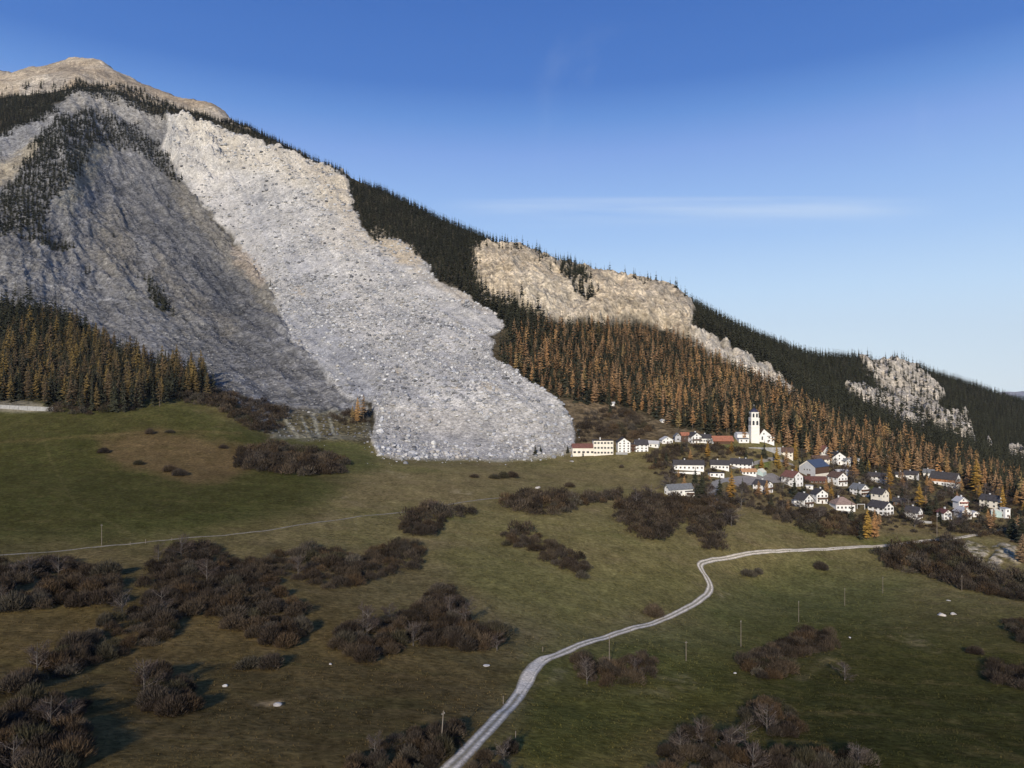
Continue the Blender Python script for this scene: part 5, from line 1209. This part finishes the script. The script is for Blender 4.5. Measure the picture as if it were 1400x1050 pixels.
# ---- lower and right-hand houses
house(1099, 694, 17, 17, 10, 7, 24, 'white house with dark roof, bright chimney and square annex on the bank', win=(3, 2, 2), balc=1, roof=RDK, extra=[(-12, -4, 0, 10, 8, 9, .5, dict(win=(1, 2, 0), kind='flat', roof=RGY, chim=0, door=0))])
house(1120, 688.5, 17, 14, 12, 6, 10, 'tall white house with pale gable just behind the house with the square annex', win=(3, 2, 2), balc=1, roof=RDK)
house(1151, 698, 22, 26, 7.5, 9, 90, 'white house with faded red-brown hipped roof and dormer', win=(3, 1, 5), roof=RPK, kind='hip')
house(1145, 664.5, 17, 18, 11, 6, 20, 'white house with stepped dark roof and arched gable below the tall plain gable', win=(3, 2, 2), balc=1, roof=RBR)
house(1150, 651, 8, 15, 6, 2, 90, 'plain white outbuilding behind the house with arched gable', 'outbuilding', 'outbuilding', win=(1, 1, 2), chim=0, roof=RLT)
house(1175, 679, 16, 18, 9, 6, 22, 'white chalet with brown crossed balconies on a green lawn', 'chalet', 'chalet', win=(3, 2, 3), balc=2, roof=RGY)
house(1204, 705.5, 21, 24, 10, 7, 26, 'large white house with big dark roof and three dark gable windows', win=(3, 2, 3), roof=RDK, wsz=(2.0, 1.4))
house(1203, 690, 16, 16, 13, 6, 30, 'house with tall pale chimney gable behind the large dark-roofed house', win=(2, 2, 2), roof=RDK, wall=MCR)
house(1200, 661, 13, 22, 8, 4.5, 50, 'white house with black roof partly behind a golden larch', win=(2, 2, 4), roof=RDK)
house(1233, 655, 8, 15, 5, 2.5, 60, 'small white house with dark roof left of the tall yellow-brown larch', win=(1, 1, 2), roof=RDK)
house(1246, 656, 12, 16, 6, 4, 48, 'white house with dark roof half hidden by the tall yellow-brown larch', win=(2, 1, 3), roof=RDK)
house(1249, 711, 15, 17, 9, 6.5, 34, 'white house with dark roof and round-topped balcony on the edge of the bank', win=(2, 2, 2), balc=1, roof=RDK)
house(1230, 693, 10, 14, 6, 4, 50, 'dark timber cabin half hidden between conifers', 'cabin', 'cabin', wall=MWD, roof=RDK, win=(1, 1, 2))
house(1270, 654, 10, 12, 7, 4, 50, 'grey-roofed white house left of the large brown-fronted chalet', win=(2, 1, 2), roof=RGY)
house(1292, 666, 20, 32, 9, 8, 40, 'large chalet with orange timber gable, dark roof and white ground floor', 'chalet', 'chalet', win=(3, 2, 5), balc=1, roof=RDK, upper=MOW, balcm=MOW)
house(1291, 711.5, 13, 12, 9, 4, 12, 'small white house with dark red roof beside the tall pole', win=(2, 2, 1), roof=tile_mat('dark_red_tiles', (.12, .05, .045)))
house(1313, 697, 13, 12, 11, 5, 4, 'tall white house with reddish balcony behind the round-balcony gable house', win=(3, 2, 1), balc=2, roof=RLT, balcm=tile_mat('reddish_wood', (.30, .13, .10)))
house(1316, 710, 15, 14, 9, 5.5, 4, 'white gable house with dark balcony centred on its front', win=(3, 2, 1), balc=1, roof=RLT)
house(1332, 707, 7, 6, 5, 2, 0, 'small white garden shed right of the dark-balcony gable house', 'shed', 'shed', win=(1, 1, 0), chim=0, roof=RLT)
house(1355, 696, 16, 22, 10, 6, 30, 'cream house with dark roof and long dark balcony at the right end', wall=MCR, win=(3, 2, 3), balc=1, roof=RDK)
house(1374, 709, 8, 9, 12, 1, 10, 'narrow white block at the end of the row beside the conservatory', win=(1, 2, 1), kind='flat', roof=RLT, chim=0)
house(1366, 668, 9, 13, 4, 4, 70, 'small house with blue-grey roof alone at the upper right', win=(1, 1, 2), roof=RGY)
house(1106, 669, 7, 9, 4, 1, 80, 'small white garage below the rusty-roofed building', 'garage', 'garage', win=(1, 1, 1), kind='flat', roof=RLT, chim=0)
house(1188, 630, 9, 10, 7, 3, 40, 'small white house under the larches above the dark spruce pair', win=(1, 1, 2), roof=RDK)
house(1209, 629, 5, 6, 5, 2, 20, 'tiny pale hut under the larches', 'hut', 'hut', win=(1, 1, 0), chim=0, roof=RLT)
house(836, 557, 6, 8, 3.2, 1.6, 80, 'white hut just under the larch wood above the apartment house', 'hut', 'hut', win=(1, 1, 1), chim=0, roof=RLT)
house(906, 581, 4.5, 4.5, 3, 1.4, 20, 'tiny white hut alone on the brown upper meadow', 'hut', 'hut', win=(1, 1, 0), chim=0, roof=RLT)
# goal-like white frame, low garden walls, concrete wall at the left
bm = bmesh.new()
for x in (-2.6, 2.6): box(bm, x - .12, x + .12, -.12, .12, -.5, 3.3)
box(bm, -2.72, 2.72, -.12, .12, 3.3, 3.54)
o = part('garden_frame', bm, MW); o.location = at(1177, 696); tag(o, 'white goal-like frame on the lawn left of the large dark-roofed house', 'frame')
def lowwall(a, b, h, label, m=MCO, name='garden_wall', panels=0):
    A, B = at(*a), at(*b); n = 8; bm = bmesh.new(); d = (B - A)[:2]; L = np.linalg.norm(d); nx, ny = -d[1] / L * .25, d[0] / L * .25; rings = []
    for k in range(n + 1):
        x, y = A[0] + (B[0] - A[0]) * k / n, A[1] + (B[1] - A[1]) * k / n; z = A[2] + (B[2] - A[2]) * k / n
        rings.append([bm.verts.new((x + s * nx - A[0], y + s * ny - A[1], z - A[2] + q)) for s, q in ((-1, -2.5), (1, -2.5), (1, h), (-1, h))])
    for r0, r1 in zip(rings[:-1], rings[1:]):
        for i in range(4): j = (i + 1) % 4; bm.faces.new([r0[i], r0[j], r1[j], r1[i]])
    bm.faces.new(rings[0]); bm.faces.new(rings[-1][::-1])
    o = part(name, bm, m); o.location = A
    if panels:
        for k in range(1, panels):
            f = k / panels; bm = bmesh.new(); x, y, z = A + (B - A) * f - A; box(bm, x - .18 - nx * 1.3, x + .18 - nx * 1.3, y - .2 - ny * 1.3, y + .2 - ny * 1.3, z - 2, z + h - .1); part('buttress', bm, MCO, o)
    return tag(o, label, 'wall')
lowwall((1252, 714), (1274, 716), 1.4, 'low white garden wall below the round-balcony house')
lowwall((1150, 700.5), (1166, 702), 1.2, 'low pale garden wall below the hipped-roof house')
lowwall((975, 694), (985, 696), 1.5, 'pale stone wall at the foot of the lane')
lowwall((842, 621.5), (858, 621.5), 1.8, 'low white wall in front of the apartment house')
lowwall((-70, 556), (74, 562), 3.2, 'grey concrete wall with buttresses at the foot of the left wood', MCO, 'concrete_wall', 12)

# ---- single trees standing among the houses
def tree_px(kind, px, py, hpx, label, sz=1.0, v=None, wide=1.0):
    p = at(px, py); o = plant(kind, p, hpx * p[1] / FPX, label, 'trees among the houses', True, 1.0, v)
    o.scale = (o.scale[0] * wide, o.scale[1] * wide, o.scale[2]); return o
VT = [('spruce',959,680,34,'broad dark conifer right of the lone white farmhouse',1.9),('spruce',953,682,28,'dark conifer nearest the lone white farmhouse wall',1.6),('gold',1000,682,38,'golden-brown larch at the foot of the lane',1.3),('spruce',984,680,30,'dark green conifer between lane and golden-brown larch',1.7),
      ('spruce',1086,680,30,'dark green spruce in front of the red-roofed broad gable',1.5),('spruce',1100,682,22,'smaller dark spruce right of the red-roofed broad gable',1.6),('spruce',1045,626,24,'dark spruce below the church nave',1.4),('spruce',1020,630,20,'dark slim spruce below the church tower',1.0),
      ('gold',1062,638,30,'slim golden larch between church and blue-roofed barn',.9),('gold',1087,630,24,'bright orange larch right of the red gable end',1.2),('larch',1075,640,26,'brown larch behind the red-roofed broad gable house',1.2),('spruce',1097,640,24,'dark spruce left of the big red-roofed house',1.1),
      ('larch',1168,660,28,'rounded brown tree left of the dark spruce pair',1.9),('spruce',1177,650,34,'taller dark spruce of the pair above the lawn',1.2),('spruce',1186,650,30,'shorter dark spruce of the pair above the lawn',1.2),('larch',1196,645,36,'tall grey-brown larch behind the black-roofed house',1.3),
      ('gold',1216,668,34,'golden larch in front of the black-roofed house',1.2),('larch',1232,650,24,'small orange larch above the small dark-roofed white house',1.1),('gold',1257,692,30,'orange larch above the bank-edge house',1.25),('spruce',1270,705,38,'tall dark spruce right of the bank-edge house',1.4),('spruce',1280,700,26,'dark spruce left of the dark red roof',1.3),
      ('larch',1254,652,40,'tall yellow-brown larch behind a dark-roofed white house',1.1),('gold',1335,674,46,'tall bright orange larch right of the large chalet',1.2),('larch',1345,668,36,'brown larch beside the tall bright orange one',1.2),('gold',1371,698,34,'narrow golden tree right of the cream house',.8),
      ('spruce',1177,738,36,'dark yew-like conifer on the bank above the road',1.3),('gold',1186,738,42,'yellow-green larch on the bank above the road',1.0),('larch',1196,736,40,'amber larch at the right of the bank group above the road',1.1),('spruce',1234,706,22,'dark conifer right of the large dark-roofed house',1.2),
      ('spruce',1384,735,40,'dark conifer below the narrow white block',1.5),('spruce',1396,742,44,'dark conifer at the right frame edge below the village',1.4),('larch',1398,770,40,'brown larch at the right frame edge by the crumbling rock',1.3),('spruce',791,597,14,'small dark spruce on the brown slope right of the landslide',1.3),
      ('spruce',732,625,14,'small dark spruce at the landslide toe',1.7),('spruce',739,622,10,'smaller dark spruce close right at the landslide toe',1.5),('spruce',776,620,11,'little spruce left of the red-roofed school wing',1.6),('spruce',797,624,9,'dark little tree before the school wing front',1.8),
      ('spruce',834,567,26,'slim dark spruce beside the white hut under the wood',.9),('spruce',882,566,28,'broad dark spruce at the wood edge above the brown meadow',1.5),('spruce',943,570,24,'dark spruce at the wood edge above the grey barn',1.2),
      ('larch',489,578,34,'bare brown larch at the landslide corner, tallest of the clump',1.1),('larch',482,579,24,'lower bare larch left in the clump at the landslide corner',1.2),('larch',497,577,38,'larch right in the clump touching the landslide corner',1.0),('larch',270,535,24,'lone yellow larch in front of the grey scree',1.3),('larch',222,520,30,'yellow-topped larch near the right end of the left wood',1.1),('larch',196,520,26,'slim larch at the right end of the left wood',1.0)]
for k, px, py, h, lb, wd in VT: tree_px(k, px, py, h, lb, 1.0, None, wd)
BT = [(890,682,24,'bare grey tree left of the lone white farmhouse',1.4),(915,668,22,'bare grey tree behind the lone white farmhouse',1.4),(870,690,26,'bare tree at the top of the big thicket',1.2),(868,922,26,'bare grey tree in the thin clump below the road bend',1.5),(800,920,24,'bare tree left in the thin clump below the road bend',1.3),(1210,672,20,'bare tree below the black-roofed house',1.3),
      (1070,698,18,'bare tree on the bank left of the square annex',1.5),(1138,690,16,'bare tree between the pale gable and the hipped roof',1.5),(1300,655,30,'pale bare tree behind the large chalet',1.0),(1240,668,18,'bare tree below the tall yellow-brown larch',1.6),(1155,930,26,'grey bare tree leaning over its shadow on the right meadow',1.3),(40,790,36,'pale bare tree rising from the left end of the long belt',1.1),
      (1000,720,28,'bare tree at the right end of the big thicket',1.5),(960,640,16,'bare tree right of the long white house',1.4),(1120,712,22,'bare tree on the bank under the hipped-roof house',1.4),(930,1030,44,'grey bare tree standing in the bottom right thicket',1.0),(1000,1035,50,'tall grey bare tree in the bottom right thicket',1.0),(1340,700,16,'bare tree between garden shed and cream house',1.4)]
for px, py, h, lb, wd in BT: tree_px('bare', px, py, h, lb, 1.0, None, wd)
LB = [(893,838,4.6,'round dark bush alone below the middle meadow, above the gravel road'),(1022,786,4.6,'dark bush alone beside the road above the right meadow'),(1122,779,4.4,'round black-brown bush alone below the far road stretch'),(1333,893,2.9,'low dark bush alone on the far right meadow'),(340,914,2.8,'dark bush left of the pale stones on the heath'),(372,914,3.0,'dark bush touching the belt end on the heath'),(779,666,4.2,'small dark bush alone on the upper meadow'),
      (676,654,4.4,'dark bush left in the short row below the landslide toe'),(688,654,4.6,'dark bush in the middle of the short row below the landslide toe'),(700,653,4.2,'dark bush right in the short row below the landslide toe'),(648,652,3.0,'little bush left of the short row below the toe'),(142,620,4.2,'low dark bush at the left end of the brown hollow'),(190,636,3.6,'low dark bush at the lower rim of the brown hollow'),(232,645,5.4,'dark bush of the pair at the lower rim of the brown hollow'),(245,650,5.0,'dark bush right of the pair at the lower rim of the hollow'),
      (205,594,4.4,'flat dark bush on the upper rim of the brown hollow'),(232,592,3.6,'flat bush right on the upper rim of the brown hollow'),(305,612,3.4,'reddish bush in the right part of the brown hollow'),(909,648,2.0,'tiny dark bush on the meadow left of the white retaining wall'),(918,647,1.8,'second tiny dark bush near the white retaining wall'),(1036,784,3.2,'small bush right of the lone roadside bush'),(600,808,4.0,'bush on top of the wedge-shaped thicket'),(850,640,2.4,'low bush on the meadow under the apartment house')]
for px, py, s, lb in LB:
    p = at(px, py); plant('bush', (p[0], p[1], p[2] - .15), s, lb, None, True, random.uniform(.85, 1.1))

# gardens: scrub and small trees wherever no house or street stands
HOUSES.append((at(1032, 606)[0] + 3, at(1032, 606)[1] + 6, 24))
def free(p, r=1.0): return all((p[0] - x) ** 2 + (p[1] - y) ** 2 > (q + r) ** 2 for x, y, q in HOUSES)

# thickets of leafless bushes
cands = []
for pts, sp, hw, wd in THICK:
    for p in scatter(poly(pts, 1.5, 1, 1.5), sp * (.95 if max(q[1] for q in pts) > 850 else 1.05), 420, 6):
        if not free(p, 3.0): continue
        cands.append((p, hw * (1.08 if p[1] < 330 else 1.3) * random.uniform(.65, 1.25), wd))
cands.sort(key=lambda t: -(t[1] / t[0][1]))
for k_, (p, s, wd) in enumerate(cands[:280]):
    if k_ % 9 == 4:
        plant('bare', (p[0], p[1], p[2] - 0.1), s * random.uniform(1.7, 2.6), 'thin leafless little tree ' + wd, 'thin leafless trees ' + wd, True); continue
    plant('bush', (p[0], p[1], p[2] - 0.1), s, 'leafless dark brown bush ' + wd, 'bare bushes ' + wd, s / p[1] * FPX > 11, random.uniform(.85, 1.35))
merged('undergrowth', BSHL, [((p[0], p[1], p[2] - .1), s, random.uniform(.85, 1.35)) for p, s, wd in cands[280:] if p[1] < 330], [MB2], 'mass of leafless brown scrub filling the meadow thickets', 'scrub', BUSH_R)
merged('far_undergrowth', BSHF, [((p[0], p[1], p[2] - .1), s, random.uniform(.85, 1.35)) for p, s, wd in cands[280:] if p[1] >= 330], [MB2], 'mass of leafless brown scrub on the banks round the village and the slide', 'scrub', BUSH_R)
streetm = np.maximum.reduce([poly([(975,650),(1072,645),(1075,662),(1000,668),(985,696),(970,696)], 3, 1, 1), poly([(1000,636),(1090,624),(1092,640),(1000,644)], 2, 1, 1)])
vil = poly([(890,640),(905,612),(960,611),(1060,614),(1150,628),(1290,664),(1420,688),(1420,742),(1300,730),(1200,722),(1100,704),(1010,694),(960,688),(930,684)], 4, 4, 3) * (1 - streetm)
gsc_ = [p for p in scatter(vil * smooth(-.45, .35, fbm(gX, gY, 0 * gX, 28, 3)), 4.2, 1100, 3) if free(p)]
merged('garden_scrub', BSHF, [((p[0], p[1], p[2] - .1), random.uniform(1.3, 3.0), random.uniform(.8, 1.4)) for p in gsc_], [MB2], 'leafless brown hedges and scrub in the gardens between the houses', 'scrub', BUSH_R)
gtr = [p for p in scatter(vil, 10, 600, 2) if free(p, 2.5)][:120]
GZ = [(985, 'in the gardens round the lone farmhouse and the lane'), (1050, 'in the gardens round the grey village street'), (1100, 'in the gardens between church and red-roofed gable house'), (1160, 'in the gardens round the blue-roofed barn'), (1215, 'in the gardens round the crossed-balcony chalet'), (1270, 'in the gardens round the bank-edge house'), (1330, 'in the gardens below the large chalet'), (1500, 'in the gardens round the cream house at the right end')]
for p in gtr:
    z = next(w for lim, w in GZ if pix(p)[0] < lim); k = random.choice(['bare', 'bare', 'bare', 'larch', 'larch', 'spruce', 'spruce', 'gold'])
    nm = {'bare': 'small bare tree ', 'larch': 'small brown larch ', 'spruce': 'small dark spruce ', 'gold': 'small golden larch '}[k]
    o = plant(k, p, random.uniform(7, 13), nm + z, nm.strip() + 's ' + z, True); o.scale = (o.scale[0] * 1.35, o.scale[1] * 1.35, o.scale[2])

# ------------------------------------------------------------------ far mountain, valley floor, air
n, m_ = 90, 30; vs = []
for i in range(n):
    for j in range(m_):
        px = 1250 + 900 * i / (n - 1); Y = 21000 + 7000 * j / (m_ - 1)
        top = np.interp(px, [1250, 1340, 1370, 1388, 1402, 1450, 1520, 1620, 1750, 1900, 2150], [560, 556, 547, 540, 535, 528, 520, 530, 515, 530, 520])
        t = math.sin(math.pi * min(j / (m_ - 1) * 1.0, 1)) ; z = (CY - top) / FPX * 24500 * t - 900 * (1 - t)
        x = (px - CX) / FPX * 24500
        vs.append((x, Y, z + 260 * float(fbm(np.array([x]), np.array([Y]), np.array([0.]), 2600, 4, .5, True)[0]) * t - 120 * t))
f = [(i * m_ + j, (i + 1) * m_ + j, (i + 1) * m_ + j + 1, i * m_ + j + 1) for i in range(n - 1) for j in range(m_ - 1)]
o = link(bpy.data.objects.new('far_mountains', make_mesh('far_mountains', vs, f, [mat('far_rock', (.30, .27, .26), 1.0, lambda t, b: mul_noise(t, b, (.30, .27, .26), .0012, .6, 1.4))], True))); tag(o, kind='structure')
bm = bmesh.new(); vv = [bm.verts.new(q) for q in ((-29000, -2000, -420), (29000, -2000, -420), (29000, 29000, -420), (-29000, 29000, -420))]; bm.faces.new(vv)
o = part('valley_floor', bm, mat('valley_ground', (.07, .07, .045), 1.0, lambda t, b: mul_noise(t, b, (.07, .07, .045), .002, .6, 1.4), 0.0)); tag(o, kind='structure')
HAZE = 1.3e-5
if HAZE:
    bm = bmesh.new(); box(bm, -30000, 30000, -3000, 29500, -422, 2600); hm = bpy.data.materials.new('mountain_air'); hm.use_nodes = True; t = hm.node_tree
    for q in list(t.nodes): t.nodes.remove(q)
    out = t.nodes.new('ShaderNodeOutputMaterial'); pv = t.nodes.new('ShaderNodeVolumePrincipled'); pv.inputs['Color'].default_value = (.80, .88, 1, 1); pv.inputs['Density'].default_value = HAZE; pv.inputs['Anisotropy'].default_value = 0.0
    t.links.new(pv.outputs[0], out.inputs['Volume']); o = part('haze', bm, hm); tag(o, 'thin pale autumn air', kind='stuff')
